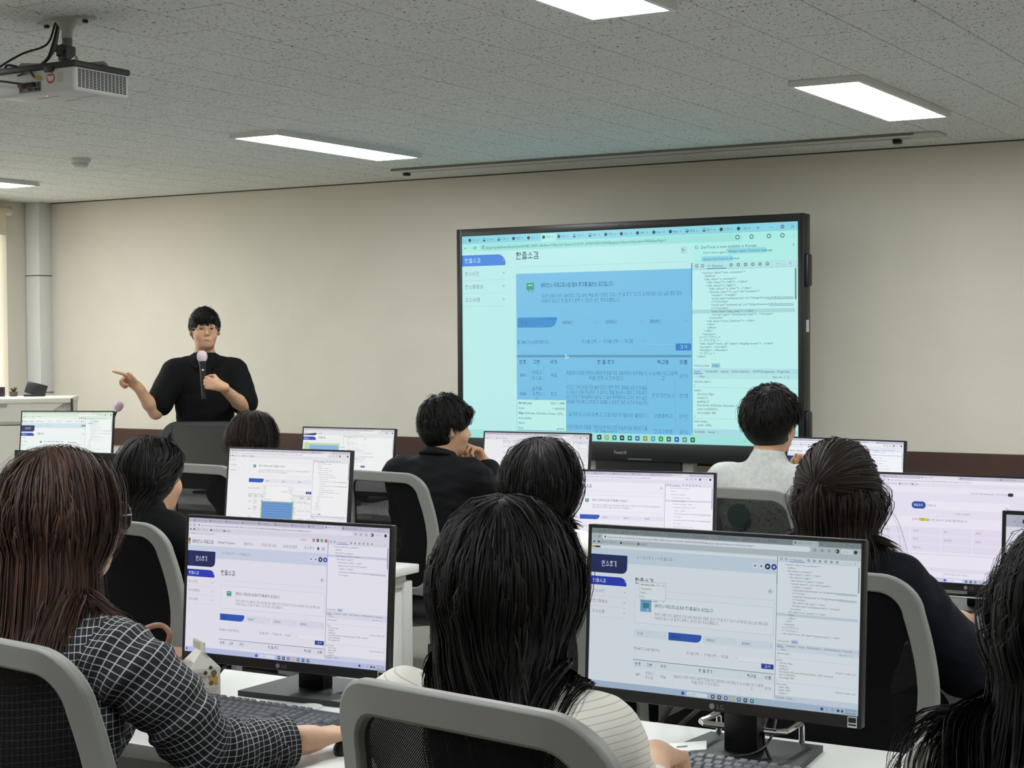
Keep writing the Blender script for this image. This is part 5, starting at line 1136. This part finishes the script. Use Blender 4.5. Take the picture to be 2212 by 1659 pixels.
# ---- one seated (or standing) person
class Person: pass
def torso_prims(sz, hw, male, g=0.0, lean=0.0, hipz=.56):
    r = .062 if male else .054; P = [C_((-hw, -.045, sz-.012), (hw, -.045, sz-.012), r+g, r+g, .04)]
    for s in (-1, 1): P.append(C_((0, -.032, sz+.045), (s*hw*.78, -.045, sz+.012), .046+g, .040+g, .04))
    P += [E_((0, -.045, sz-.13), (hw+.012+g, .108+g, .17), None, .06), E_((0, -.06+lean*.5, sz-.30), ((.145 if male else .128)+g, .105+g, .17), None, .06), E_((0, -.08+lean, hipz), (.165+g, .13+g, .13), None, .06)]
    if not male: P += [E_((s*.065, .045, sz-.15), (.058+g, .05+g, .06), None, .04) for s in (-1, 1)]
    return P
def person(label, x, y, top, yaw, male, shirt, arms, hair, hy=0.0, hp=0.0, hr=0.0, skin=SKIN2, h=.0065, sleeve='long', legs=True, seated=True, wr=.004, seed=1, hw=None, shirt_name='shirt', lean=0.0, sh_drop=.0, sleeve_r=(.058, .05, .042), shz=None, neck=.06, slope=0.0):
    o = empty('person', (x, y, 0), yaw); tag(o, label, 'person'); hc = top-.127; piv = np.array((0, -.02, hc-.10)); R = RZ(hy)@RX(hp)@RY(hr); hw = hw or (.172 if male else .148)
    HP, T = head_prims(hc, R, piv, male); sz = (hc-.225 if shz is None else shz)-sh_drop
    tp = torso_prims(sz, hw, male, -.014, lean); tp[0][3] = tp[0][4] = .045
    body = HP+[C_(piv+np.array((0, -.02, -.06)), (0, -.04, sz-.05), .056, .07, .03)]+tp; cloth = torso_prims(sz, hw, male, 0, lean)
    if neck: cloth += [C_((0, -.036, sz+.01), (0, -.030, sz+neck), .075, (.070 if male else .061), .03)]
    for a in arms:
        S, Eb, W = [np.array(v, float) for v in (a['s'] if 's' in a else (a['side']*hw, -.045, sz-.01), a['e'], a['w'])]
        k_ = 1.12 if male else 1.0
        body += [C_(S, Eb, .042*k_, .036*k_, .02), C_(Eb, Eb+(W-Eb)*.35, .036*k_, .037*k_, .015), C_(Eb+(W-Eb)*.35, W, .037*k_, .024*k_, .015)]
        if a.get('hand'): body += a['hand']
        if a.get('own_sleeve'): continue
        r0, r1, r2_ = sleeve_r
        if sleeve == 'long': cloth += [C_(S, Eb, r0*k_, r1*k_, .03), C_(Eb, Eb+(W-Eb)*a.get('cuff', .9), r1*k_, r2_*k_, .02)]
        else: cloth += [C_(S, S+(Eb-S)*a.get('cuff', .72), r0*k_, (r1+.008)*k_, .03)]
    p = Person(); p.o = o; p.hc = hc; p.T = T; p.R = R; p.piv = piv; p.sz = sz; p.cloth = cloth; p.hw = hw
    bo = sdf_obj('body', body, h, skin, o); p.body = bo
    so = sdf_obj(shirt_name, cloth, max(h, .0075), shirt, o, wr, 34, seed); p.shirt = so
    if legs:
        lg = [E_((0, -.085+lean, .545), (.17, .14, .12), None, .05)]
        for s in (-1, 1):
            if seated: lg += [C_((s*.085, -.06, .545), (s*.11, .36, .53), .088, .066, .04), C_((s*.11, .36, .53), (s*.11, .40, .10), .064, .044, .03)]
            else: lg += [C_((s*.09, -.08, .85), (s*.10, -.07, .46), .092, .066, .04), C_((s*.10, -.07, .46), (s*.11, -.08, .07), .064, .048, .03)]
        if not seated: lg[0] = E_((0, -.085, .92), (.175, .13, .14), None, .05)
        sdf_obj('trousers', lg, .014, DENIM, o)
        for s in (-1, 1): sdf_obj('shoe', [E_((s*.11, (.45 if seated else -.03), .045), (.042, .12, .04), None, .02), E_((s*.11, (.42 if seated else -.08), .07), (.036, .05, .045), None, .02), SUB(E_((s*.11, .4, -.5), (.6, 1.2, .5), None, .004))], .012, SHOE, o)
    if hair: hair(p)
    return p
def hair_base(p, grow=(.012, .012, .010)):
    c = p.T((0, -.006, p.hc+.022)); r = np.array((.076+grow[0], .094+grow[1], .098+grow[2])); return c, r
def long_hair(m, zend, spread=.0, seed=3, ng=930, nk=6, width=.0014, part=True, back=0.0, grow=(.014, .016, .014), layer=(.003, .03), grav=.42, flip=0.0, rag=.05, face=.42, side_back=0.0, mass_bot=None, mass_w=.085, wave=0.0, name='hair', behind=.35, shift=0.0):
    def f(p):
        rng = np.random.default_rng(seed); c, r = hair_base(p, grow); R = p.R
        coll = [E_(c, r-.006, R), C_(p.piv+np.array((0, -.01, .05)), (0, -.035, p.sz), .06, .075)]+p.cloth[:5]+[q for q in p.cloth[6:] if q[0] == 'c']
        keep = lambda u: ~((u[:, 1] > face) & (u[:, 2] < .62)) & (u[:, 2] > -.42) & ~((u[:, 1] > .15) & (u[:, 2] < -.05))
        u = scalp_roots(ng, c, r, R, keep, rng); P = c+(u*r)@R.T
        cr = np.array((0, -.03, r[2])); lo = (u*r); pt = np.stack([np.zeros(ng) if part else np.zeros(ng), np.clip(lo[:, 1], -.03, .06), np.sqrt(np.maximum(0, 1-(np.clip(lo[:, 1], -.03, .06)/r[1])**2))*r[2]], 1)
        d = lo-pt; N = u/r; N /= np.linalg.norm(N, axis=1)[:, None]; d -= N*(d*N).sum(1)[:, None]; d /= np.linalg.norm(d, axis=1)[:, None]+1e-6; d = d+np.array((0, -.25-back, -.35)); V = d@R.T; V /= np.linalg.norm(V, axis=1)[:, None]
        az = np.arctan2(u[:, 0], u[:, 1]); sm = .5+.28*np.sin(az*5+seed)+.22*np.sin(az*9+2*seed); lay = layer[0]+(layer[1]-layer[0])*np.clip(.7*sm+.45*(rng.random(ng)-.25), 0, 1)*(1-.65*np.clip(u[:, 2], 0, 1)); zs = zend+rng.uniform(-rag, rag, ng); L = np.maximum(.10, (P[:, 2]-zs)*1.0+np.clip(u[:, 2], 0, 1)*.10+.03)
        def bias(Q, t):
            b = np.zeros_like(Q); rel = (Q-c)@R
            if spread: b[:, 0] += np.sign(Q[:, 0])*spread*t
            b[:, 1] -= side_back*(rel[:, 1] > -.04)*(rel[:, 2] < .06); b[:, 1] -= behind*(Q[:, 2] < p.sz+.13)*(Q[:, 1] > -.10); b[:, 0] -= behind*.6*np.sign(Q[:, 0])*(Q[:, 2] < p.sz+.12)*(abs(Q[:, 0]) > .09)
            if shift: b[:, 0] += shift*(Q[:, 2] < p.sz+.14)
            if flip: o2 = Q-c; o2[:, 2] = 0; o2 /= np.linalg.norm(o2, axis=1)[:, None]+1e-6; b += o2*flip*max(0, t-.72)/.28
            if wave: b[:, 0] += wave*np.sin(Q[:, 2]*70+Q[:, 0]*20)*min(1, t*2); b[:, 1] += wave*np.cos(Q[:, 2]*60+Q[:, 1]*30)*min(1, t*2)
            return b
        path = simulate(P, V, coll, lay, L, rng, .021, grav, .8, .02, bias, .25)
        if path.shape[1] > 20: path = path[:, ::2]
        kd = kids(path, nk, .0068, rng, .0); parts = [ribbons(kd, c, width, rng)]
        fly = kids(path[rng.choice(ng, 14)], 3, .012, rng, -.8); parts.append(ribbons(fly, c, .0005, rng))
        mass = [E_(c, r-.002, R, .02), SUB(E_(p.T((0, .115, p.hc-.02)), (.12, .085, .10), R, .02))]
        mb = mass_bot if mass_bot is not None else zend+.06
        zt_ = c[2]-.03
        for s in (-1, 0, 1): mass.append(C_((c[0]+s*.045, c[1]-.038, zt_), (c[0]+s*(mass_w-.035), c[1]-.048-.022*(s == 0), mb), .038, .024, .05))
        p.hair = hair_obj(name, parts, m, p.o, mass)
    return f
def short_hair(m, seed=5, grow=(.016, .014, .018), length=.055, fringe=True, nape=-.06, ng=1100, nk=4, ear=True, fwd=.35, cut=None, width=.0016, lift=.006):
    def f(p):
        rng = np.random.default_rng(seed); c, r = hair_base(p, grow); R = p.R; T = p.T; hc = p.hc
        mass = [E_(c, r, R, .02), E_(T((0, -.05, hc-.02)), (.07, .055, .06), R, .03)]
        if fringe: mass += [E_(T((0, .066, hc+.062)), (.068, .042, .030), R, .02)]
        mass += [SUB(E_(T((0, .13, hc-.055)), (.13, .085, .085), R, .012)), SUB(E_(T((0, -.02, hc-.165)), (.13, .14, .08-nape*0), R, .012))]
        mass += [SUB(E_(T((0, .085, hc-.088)), (.16, .098, .098), R, .012))]
        if ear: mass += [SUB(E_(T((s*.098, .012, hc-.03)), (.032, .042, .042), R, .012)) for s in (-1, 1)]
        if cut: mass += cut(p)
        keep = lambda u: (u[:, 2] > -.35) & ~((u[:, 1] > .45) & (u[:, 2] < .25)) & ~((abs(u[:, 0]) > .6) & (u[:, 1] > -.15) & (u[:, 2] < .0))
        u = scalp_roots(ng, c, r, R, keep, rng); P = c+(u*(r-.006))@R.T; d = u-np.array((0.1, -.35, .93)); N = u/r; N /= np.linalg.norm(N, axis=1)[:, None]; d -= N*(d*N).sum(1)[:, None]; d /= np.linalg.norm(d, axis=1)[:, None]+1e-6; d = d+N*.25+np.array((0, fwd*.5, -.1)); V = d@R.T; V /= np.linalg.norm(V, axis=1)[:, None]
        path = simulate(P, V, [E_(c, r-.004, R)]+([E_(T((0, .066, hc+.062)), (.068, .042, .030), R)] if fringe else []), rng.uniform(.0, lift, ng), rng.uniform(.6, 1.1, ng)*length*np.where(u[:, 2] < .1, .5, 1), rng, .011, .12, .9, .05, None, .3)
        loc = (path-p.piv)@R+p.piv; low = (loc[..., 1] > .045) & (loc[..., 2] < hc+.026); loc[..., 2] = np.where(low, hc+.026+.3*(loc[..., 2]-hc-.026), loc[..., 2]); path = (loc-p.piv)@R.T+p.piv
        p.hair = hair_obj('hair', [ribbons(kids(path, nk, .004, rng, .0), c, width, rng)], m, p.o, mass, .006)
    return f
def glasses(p, m, parent, dz=.0, lens_w=.024, lens_h=.019, r=.0013, round_=2.6, temple=True):
    g = empty('glasses', (0, 0, 0), 0, p.o); T = p.T; hc = p.hc+dz; b = MB()
    for s in (-1, 1):
        pts = []
        for k in range(24):
            a = 2*PI*k/24; ca, sa = math.cos(a), math.sin(a); pts.append(T((s*.034+lens_w*math.copysign(abs(ca)**(2/round_), ca), .112-abs(s*.034+lens_w*ca)*.10, hc+lens_h*math.copysign(abs(sa)**(2/round_), sa))))
        MB().tube(pts, r, 6, closed=True).obj('rim', m, g)
        if temple: MB().tube([T((s*(.034+lens_w), .107, hc+.004)), T((s*.078, .06, hc+.006)), T((s*.082, -.005, hc+.006)), T((s*.08, -.022, hc-.012))], r, 6).obj('temple', m, g)
        lens = MB(); q = [T((s*.034+lens_w*.93*math.cos(2*PI*k/16), .1115-abs(s*.034+lens_w*math.cos(2*PI*k/16))*.10, hc+lens_h*.93*math.sin(2*PI*k/16))) for k in range(16)]
        lens.add(q, [tuple(range(16))]); lens.obj('lens', GLENS, g, smooth=False)
    MB().tube([T((-.011, .111, hc+.004)), T((0, .115, hc+.006)), T((.011, .111, hc+.004))], r, 6).obj('bridge', m, g)
def lens_mat():
    m = bpy.data.materials.new('glasses_lens'); m.use_nodes = True; nt = m.node_tree; t = nt.nodes.new('ShaderNodeBsdfTransparent'); gl = nt.nodes.new('ShaderNodeBsdfGlossy'); gl.inputs['Roughness'].default_value = .05; fr = nt.nodes.new('ShaderNodeFresnel'); fr.inputs[0].default_value = 1.5; mx = nt.nodes.new('ShaderNodeMixShader')
    nt.links.new(fr.outputs[0], mx.inputs[0]); nt.links.new(t.outputs[0], mx.inputs[1]); nt.links.new(gl.outputs[0], mx.inputs[2]); nt.links.new(mx.outputs[0], nt.nodes['Material Output'].inputs['Surface']); return m
GLENS = lens_mat(); GMET = mat('glasses_gold', (176, 146, 126), .35, noise=.03); GCLR = mat('glasses_smoke', (120, 104, 112), .25, metal=.4, noise=.03); GBLK = mat('glasses_black', (20, 20, 22), .35, noise=.03)
def plaid_attr(me, uv):
    a = me.attributes.new('plaid', 'FLOAT_VECTOR', 'POINT'); a.data.foreach_set('vector', np.column_stack([uv, np.zeros(len(uv))]).astype(np.float32).ravel())
def sleeve_loft(name, pts, rad, m, parent, n=28, wr=.0035, seed=0, twist=0.0):
    P = np.array([tuple(q) for q in bez(pts, 10)]); k = len(P); R = np.interp(np.linspace(0, 1, k), np.linspace(0, 1, len(rad)), rad)
    T = np.gradient(P, axis=0); T /= np.linalg.norm(T, axis=1)[:, None]; s = np.concatenate([[0], np.cumsum(np.linalg.norm(np.diff(P, axis=0), axis=1))]); rng = np.random.default_rng(seed)
    u = np.cross(T[0], (0, 0, 1.)); V = []; UV = []
    for i in range(k):
        u = u-T[i]*(u@T[i]); u /= np.linalg.norm(u); w = np.cross(T[i], u)
        for j in range(n+1):
            a = 2*PI*j/n; r = R[i]+wr*(math.sin(s[i]*95+2.2*math.sin(a+s[i]*9))*.7+.6*math.sin(s[i]*160+3*math.cos(a))); V.append(P[i]+r*(u*math.cos(a)+w*math.sin(a))); UV.append((a*.066+twist*s[i], s[i]))
    F = [(i*(n+1)+j, i*(n+1)+j+1, (i+1)*(n+1)+j+1, (i+1)*(n+1)+j) for i in range(k-1) for j in range(n)]
    me = mesh_np(name, np.array(V), np.array(F)); plaid_attr(me, np.array(UV)); return link(name, me, m, parent)
# ------------------------------------------------------------------ the people
def arm(side, e, w, hand=None, **k): d = dict(side=side, e=e, w=w, hand=hand); d.update(k); return d
KEYS = [(.55, .5, .3), (.6, .5, .3), (.6, .55, .3), (.65, .6, .35)]
DOWN = (0, 0, -1)
# --- woman in the checked shirt (front left)
a1R = arm(1, (.262, .085, .805), (.335, .285, .788), hand((.335, .285, .788), (.25, .95, .0), DOWN, (-1, .2, 0), RELAX, .1, .92), s=(.165, -.045, .99), own_sleeve=True)
a1L = arm(-1, (-.26, .14, .80), (-.275, .40, .80), hand((-.275, .40, .80), (.28, .95, -.10), (.75, 0, -.6), (.6, .1, .5), [(.2, .3, .2)]*4, .05, .9), s=(-.165, -.045, .99), own_sleeve=True)
pA1 = person('woman in navy checked shirt with brown shoulder-length hair, seated front left', 2.02, -6.75, 1.338, -.02, False, PLAID, [a1R, a1L], long_hair(HBRN, 1.0, seed=11, nk=8, width=.0013, layer=(.002, .03), flip=.5, rag=.035, mass_bot=1.05, face=.34, behind=.1), hy=-.22, h=.0052, hw=.165, shz=1.0, wr=.006, seed=4, shirt_name='checked_shirt')
me = pA1.shirt.data; co = np.zeros(len(me.vertices)*3, np.float32); me.vertices.foreach_get('co', co); co = co.reshape(-1, 3); plaid_attr(me, np.column_stack([co[:, 0]+co[:, 1]*.8, co[:, 2]+co[:, 0]*-.12]))
sleeve_loft('sleeve', [(.135, -.045, .995), (.20, -.02, .955), (.245, .035, .88), (.264, .085, .808), (.292, .17, .79), (.315, .235, .79)], [.070, .072, .066, .064, .056, .046], PLAID, pA1.shirt, seed=2, twist=.25, wr=.0045)
sleeve_loft('cuff', [(.302, .20, .79), (.314, .232, .79), (.322, .252, .79)], [.050, .049, .047], PLAID, pA1.shirt, seed=5, wr=.002)
sleeve_loft('sleeve', [(-.135, -.045, .995), (-.20, -.01, .94), (-.24, .07, .85), (-.26, .14, .805), (-.27, .25, .80), (-.274, .36, .80)], [.070, .070, .064, .06, .05, .042], PLAID, pA1.shirt, seed=3, twist=.25)
sleeve_loft('collar', [(.075*math.sin(a), -.035-.065*math.cos(a), 1.065-.02*math.cos(a)*0) for a in np.linspace(-2.6, 2.6, 9)], [.014]*3, PLAID, pA1.shirt, n=10, wr=0)
glasses(pA1, GCLR, None, dz=.0, lens_w=.027, lens_h=.024, r=.0022, round_=2.2)
# --- woman with very long black hair (front middle)
a2R = arm(1, (.185, .06, .80), (.025, .43, .832), hand((.025, .43, .832), (-.05, .9, -.2), (0, -.35, -.95), (-1, 0, 0), [(.75, .55, .35), (.8, .6, .4), (.85, .65, .4), (.9, .7, .4)], .05, .92), cuff=.60)
a2L = arm(-1, (-.22, .10, .81), (-.12, .36, .80), hand((-.12, .36, .80), (.1, .95, -.1), DOWN, (1, 0, 0), KEYS, .05, .92), cuff=.86)
pA2 = person('woman with very long straight black hair in a pale striped blouse, seated front middle', 3.03, -6.85, 1.300, 0, False, STRIPE, [a2R, a2L], long_hair(HBLK, .80, seed=21, nk=8, width=.0013, layer=(.003, .032), rag=.04, mass_bot=.92, mass_w=.10, behind=.55, shift=.22), h=.0055, hw=.165, shz=.985, wr=.006, seed=8, shirt_name='blouse', sleeve_r=(.064, .054, .042))
me = pA2.shirt.data; co = np.zeros(len(me.vertices)*3, np.float32); me.vertices.foreach_get('co', co); co = co.reshape(-1, 3); plaid_attr(me, np.column_stack([co[:, 2]*1.0-np.abs(co[:, 0])*.25, co[:, 0]]))
# --- woman cut by the right edge
pA3 = person('woman with long loose black hair cut by the right picture edge', 3.825, -6.80, 1.305, .05, False, WHITEC, [arm(1, (.24, .12, .80), (.1, .36, .80), hand((.1, .36, .80), (-.1, .95, -.1), DOWN, (-1, 0, 0), KEYS)), arm(-1, (-.24, .12, .80), (-.1, .36, .80), hand((-.1, .36, .80), (.1, .95, -.1), DOWN, (1, 0, 0), KEYS))], long_hair(HBLK, .78, seed=31, layer=(.003, .045), spread=.10, rag=.06, mass_bot=.88, mass_w=.12, wave=.04, behind=.15), h=.007, hw=.15, shz=.985, wr=.005, seed=3, shirt_name='blouse')
# --- middle row
pB1 = person('woman in black with hair pinned half up and her ear showing, seated middle row left', .571, -4.95, 1.222, -.10, False, BLKCL, [arm(1, (.22, .13, .72), (.10, .36, .79), hand((.10, .36, .79), (-.1, .95, -.1), DOWN, (-1, 0, 0), KEYS)), arm(-1, (-.22, .12, .76), (-.12, .38, .79), hand((-.12, .38, .79), (.1, .95, -.1), DOWN, (1, 0, 0), KEYS))], long_hair(HBLK, .935, seed=41, layer=(.002, .026), back=.9, side_back=.75, rag=.03, face=.30, mass_bot=.98, grav=.40), hy=.02, h=.0065, hw=.145, shz=.945, wr=.004, seed=5, skin=SKIN, shirt_name='top')
for k, (xx, yy, zz, an) in enumerate(((.02, -.085, .088, .5), (-.03, -.075, .10, -.3))):
    q = pB1.T((xx, yy, pB1.hc+zz)); MB().rbox(-.004, .004, -.022, .022, -.004, .004, .002).obj('hair_clip', GBLK, pB1.hair, q, (.7, .2, an))
pB2 = person('woman with straight black hair to the shoulders, seated in the middle row', 2.012, -4.95, 1.254, 0, False, WHITEC, [arm(1, (.22, .12, .76), (.12, .38, .79), hand((.12, .38, .79), (-.1, .95, -.1), DOWN, (-1, 0, 0), KEYS)), arm(-1, (-.22, .12, .76), (-.12, .38, .79), hand((-.12, .38, .79), (.1, .95, -.1), DOWN, (1, 0, 0), KEYS))], long_hair(HBLK, .985, seed=51, layer=(.003, .034), spread=.12, rag=.02, mass_bot=1.03, mass_w=.10), h=.008, hw=.145, shz=.955, seed=6, shirt_name='blouse')
def pony_hair(m, tie, zend, seed):
    def f(p):
        rng = np.random.default_rng(seed); c, r = hair_base(p, (.014, .016, .014)); R = p.R; coll = [E_(c, r-.006, R), C_(p.piv+np.array((0, -.01, .05)), (0, -.035, p.sz), .06, .075)]+p.cloth[:5]
        tu = np.array(tie, float); tu /= np.linalg.norm(tu); n1 = 900
        u = scalp_roots(n1, c, r, R, lambda u: (u[:, 2] > -.02) & ~((u[:, 1] > .5) & (u[:, 2] < .55)), rng); t = np.linspace(0, 1, 9)[None, :, None]
        d = u[:, None]*(1-t)+tu*t; d /= np.linalg.norm(d, axis=2)[..., None]; lay = (.004+.012*np.sin(t*PI)*.6+t*.016)*rng.uniform(.7, 1.2, (n1, 1, 1)); up = ((d*(r+lay))@R.T)+c
        parts = [ribbons(kids(up, 4, .003, rng, .5), c, .0012, rng)]
        T0 = c+(tu*(r+.018))@R.T; n2 = 260; P = T0+rng.normal(0, .006, (n2, 3)); V = np.array((0, -.5, -.6))+rng.normal(0, .16, (n2, 3)); V /= np.linalg.norm(V, axis=1)[:, None]
        tail = simulate(P, V, coll, rng.uniform(.012, .04, n2), np.maximum(.1, P[:, 2]-zend+rng.uniform(-.03, .03, n2)), rng, .02, .5, .75, .04, None, .1); parts.append(ribbons(kids(tail, 5, .006, rng, -.3), c, .0012, rng))
        n3 = 600; u = scalp_roots(n3, c, r, R, lambda u: (u[:, 2] < .25) & (u[:, 2] > -.42) & (u[:, 1] < .45), rng); P = c+(u*r)@R.T; V = np.tile(np.array((0, -.15, -1.)), (n3, 1))
        low = simulate(P, V, coll, rng.uniform(.002, .034, n3), np.maximum(.1, P[:, 2]-zend+rng.uniform(-.03, .03, n3)), rng, .02, .45, .8, .03, None, .2); parts.append(ribbons(kids(low, 5, .006, rng, .0), c, .0012, rng))
        fl = simulate(np.tile(c+np.array((.085, .03, -.02)), (8, 1)), np.tile(np.array((.25, .1, -1.)), (8, 1)), coll, rng.uniform(.01, .05, 8), np.full(8, .2), rng, .02, .4, .8, .06, None, 0); parts.append(ribbons(fl, c, .0006, rng))
        mass = [E_(c, r-.002, R, .02), SUB(E_(p.T((0, .115, p.hc-.02)), (.12, .085, .10), R, .02))]
        for s in (-1, 0, 1): mass.append(C_((c[0]+s*.04, c[1]-.045, c[2]-.04), (c[0]+s*.055, c[1]-.07, zend+.05), .042, .036, .05))
        p.hair = hair_obj('hair', parts, m, p.o, mass)
        MB().tube([tuple(T0+np.array((.012*math.cos(a), .004, .012*math.sin(a)))) for a in np.linspace(0, 2*PI, 13)[:-1]], .0035, 6, closed=True).obj('hair_tie', GBLK, p.hair)
    return f
pB3 = person('woman in dark navy with dark hair tied half up, seated middle row right', 2.866, -4.95, 1.255, .02, False, NAVYC, [arm(1, (.275, .16, .70), (.20, .40, .775), hand((.20, .40, .775), (-.1, .95, -.1), DOWN, (-1, 0, 0), KEYS), cuff=.98), arm(-1, (-.24, .12, .76), (-.14, .38, .79), hand((-.14, .38, .79), (.1, .95, -.1), DOWN, (1, 0, 0), KEYS), cuff=.98)], pony_hair(HDRK, (-.12, -.93, .15), .945, 61), h=.0065, hw=.165, shz=.945, sleeve='short', wr=.005, seed=7, skin=SKIN, shirt_name='top', sleeve_r=(.068, .072, .06))
# --- front row
pC2 = person('woman with wavy dark brown hair below the speaker, seated front row', -.526, -3.1, 1.208, .1, False, BLKCL, [arm(1, (.22, .12, .76), (.12, .38, .79), hand((.12, .38, .79), (-.1, .95, -.1), DOWN, (-1, 0, 0), KEYS)), arm(-1, (-.22, .12, .76), (-.12, .38, .79), hand((-.12, .38, .79), (.1, .95, -.1), DOWN, (1, 0, 0), KEYS))], long_hair(HDRK, .90, seed=71, layer=(.004, .04), spread=.30, wave=.22, rag=.05, mass_bot=.97, mass_w=.11), hr=.0, h=.009, seed=9, shirt_name='top')
c3R = arm(1, (.225, .16, .80), (.105, .185, .985), hand((.105, .185, .985), (-.45, -.15, 1.0), (-.6, -.75, 0), (-.7, .5, .2), [(.7, 1.2, .8), (.8, 1.3, .8), (.9, 1.3, .8), (1.0, 1.3, .8)], 0, .95), s=(.165, -.03, .955))
pC3 = person('man in black jacket resting chin on hand, seated before the large display', .486, -3.1, 1.290, 0, True, JACK, [c3R, arm(-1, (-.27, .12, .78), (-.1, .34, .79), hand((-.1, .34, .79), (.1, .95, -.1), DOWN, (1, 0, 0), KEYS))], short_hair(HBLK, seed=81, grow=(.022, .018, .020), length=.06, ), hy=-.62, hp=-.05, hr=.03, skin=SKIN, h=.006, hw=.178, shz=.975, wr=.006, seed=10, shirt_name='jacket', sleeve_r=(.068, .06, .048))
sleeve_loft('collar', [(.070*math.sin(a), -.035-.072*math.cos(a), 1.052+.014*math.cos(a)) for a in np.linspace(-2.0, 2.0, 9)], [.010]*3, JACK, pC3.shirt, n=10, wr=0)
pC4 = person('man in light grey T-shirt with thick black hair before the right end of the display', 1.952, -3.1, 1.338, 0, True, HEATH, [arm(1, (.25, .12, .78), (.10, .22, .98), hand((.10, .22, .98), (-.4, -.1, 1), (-.6, -.7, 0), (-.7, .5, .2), [(.8, 1.2, .8)]*4, 0, .95), cuff=.75), arm(-1, (-.26, .10, .78), (-.12, .36, .79), hand((-.12, .36, .79), (.1, .95, -.1), DOWN, (1, 0, 0), KEYS), cuff=.75)], short_hair(HBLK, seed=91, grow=(.036, .024, .022), length=.06, nape=-.05), hy=-.12, skin=SKIN, h=.0065, hw=.165, shz=.995, neck=.072, sleeve='short', wr=.004, seed=11, shirt_name='t_shirt', sleeve_r=(.066, .064, .06))
glasses(pC4, GBLK, None)
MB().lathe([(0, 0), (.045, 0), (.045, -.001), (0, -.001)], 24, (-.06, -.168, .875), 'Y').obj('shirt_print', mat('print_teal', (110, 150, 140), .9, noise=.05), pC4.shirt)
# --- the standing speaker
SPX, SPY, SYAW = -2.373, -1.30, .719+PI
PT = [(.45, .05, .03), (1.35, 1.5, .9), (1.4, 1.5, .9), (1.45, 1.5, .9)]
spR = arm(1, (.292, .035, 1.105), (.392, .13, 1.262), hand((.392, .13, 1.262), (.80, .12, .58), (.35, .75, -.55), (-.35, .35, .85), PT, .02, 1.02, .2, .7), s=(.185, -.045, 1.345), cuff=.74)
spL = arm(-1, (-.245, .03, 1.115), (-.095, .275, 1.262), hand((-.095, .275, 1.262), (.96, .06, .24), (0, -1, 0), (-.2, 0, 1), [(1.15, 1.35, .8), (1.2, 1.35, .8), (1.2, 1.4, .8), (1.25, 1.4, .8)], 0, 1.02, .9, .55), s=(-.185, -.045, 1.345), cuff=.80)
pS = person('standing speaker in black polo shirt with glasses, holding a microphone and pointing', SPX, SPY, 1.724, SYAW, True, BLKCL, [spR, spL], short_hair(HBLK, seed=101, grow=(.014, .012, .016), length=.065, fwd=.7, lift=.003), hy=.12, hp=.02, skin=SKIN, h=.0058, hw=.170, shz=1.372, wr=.004, seed=12, neck=.05, seated=False, sleeve='short', shirt_name='polo_shirt', sleeve_r=(.066, .066, .066))
# torso of the standing figure continues to the belt
sdf_obj('shirt_hem', [E_((0, -.055, 1.16), (.182, .125, .22), None, .05), E_((0, -.065, .98), (.178, .13, .16), None, .05)], .01, BLKCL, pS.shirt, .003, 30, 3)
for s in (-1, 1):
    q = pS.T((s*.031, .0885, pS.hc+.002)); MB().sphere(q, (.0100, .006, .0042), 12, 8).obj('eye', mat('eye_dark', (24, 18, 16), .25, noise=.03), pS.body)
MB().tube([pS.T((x_, .1005-abs(x_)*.35, pS.hc-.064+abs(x_)*.05)) for x_ in np.linspace(-.022, .022, 9)], [.002, .0042, .0052, .0056, .005, .0056, .0052, .0042, .002], 8).obj('lips', LIP, pS.body)
glasses(pS, GMET, None, dz=.0, lens_w=.027, lens_h=.018, r=.0011, round_=2.8)
for s in (-1, 1): sleeve_loft('collar', [pS.piv+np.array((s*.02, -.085, -.055)), pS.piv+np.array((s*.072, -.05, -.062)), pS.piv+np.array((s*.082, .02, -.09)), pS.piv+np.array((s*.045, .075, -.135))], [.016, .016, .018, .006], BLKCL, pS.shirt, n=10, wr=0)
mm = empty('handheld_microphone', (0, 0, 0)); tag(mm, 'black handheld microphone with pale pink cover in the hand of the speaker', 'microphone')
RM = Matrix.Rotation(SYAW, 4, 'Z'); ml = RM @ Vector((.006, .245, 0)); mm.location = (SPX+ml.x, SPY+ml.y, 1.19); mm.rotation_euler = (0, .04, SYAW)
MB().lathe([(0, 0), (.016, 0), (.0165, .02), (.0165, .12), (.0185, .19), (.0225, .215), (.0225, .225), (0, .225)], 20).obj('handle', BLACKP, mm)
MB().lathe([(0, .215), (.02, .217), (.0295, .235), (.031, .252), (.027, .27), (.014, .282), (0, .284)], 20).obj('foam_cover', mat('pale_pink_cover', (206, 188, 196), .9, noise=.06, nscale=150), mm)
MB().rbox(-.006, .006, .0165, .019, .165, .175, .001).obj('switch', STK, mm)
# ------------------------------------------------------------------ handbag handle behind the checked shoulder
hb_ = on_y(352, 1352, -6.02); bg = empty('handbag', (hb_.x, -6.02, DZ)); tag(bg, 'brown leather handbag with looped handle behind the checked shoulder', 'bag')
LEA = mat('brown_leather', (134, 92, 72), .5, noise=.12, nscale=60)
MB().prism([(-.13, 0), (.10, 0), (.085, .06), (-.11, .06)], -.05, .05).obj('body', LEA, bg)
zt = hb_.z-DZ; MB().tube(bez([(-.10, 0, .055), (-.075, 0, zt*.8), (-.035, 0, zt-.004), (.0, 0, zt), (.02, 0, zt*.85), (.01, 0, zt*.6), (-.01, 0, .055)], 8), .0065, 8).obj('handle', LEA, bg)
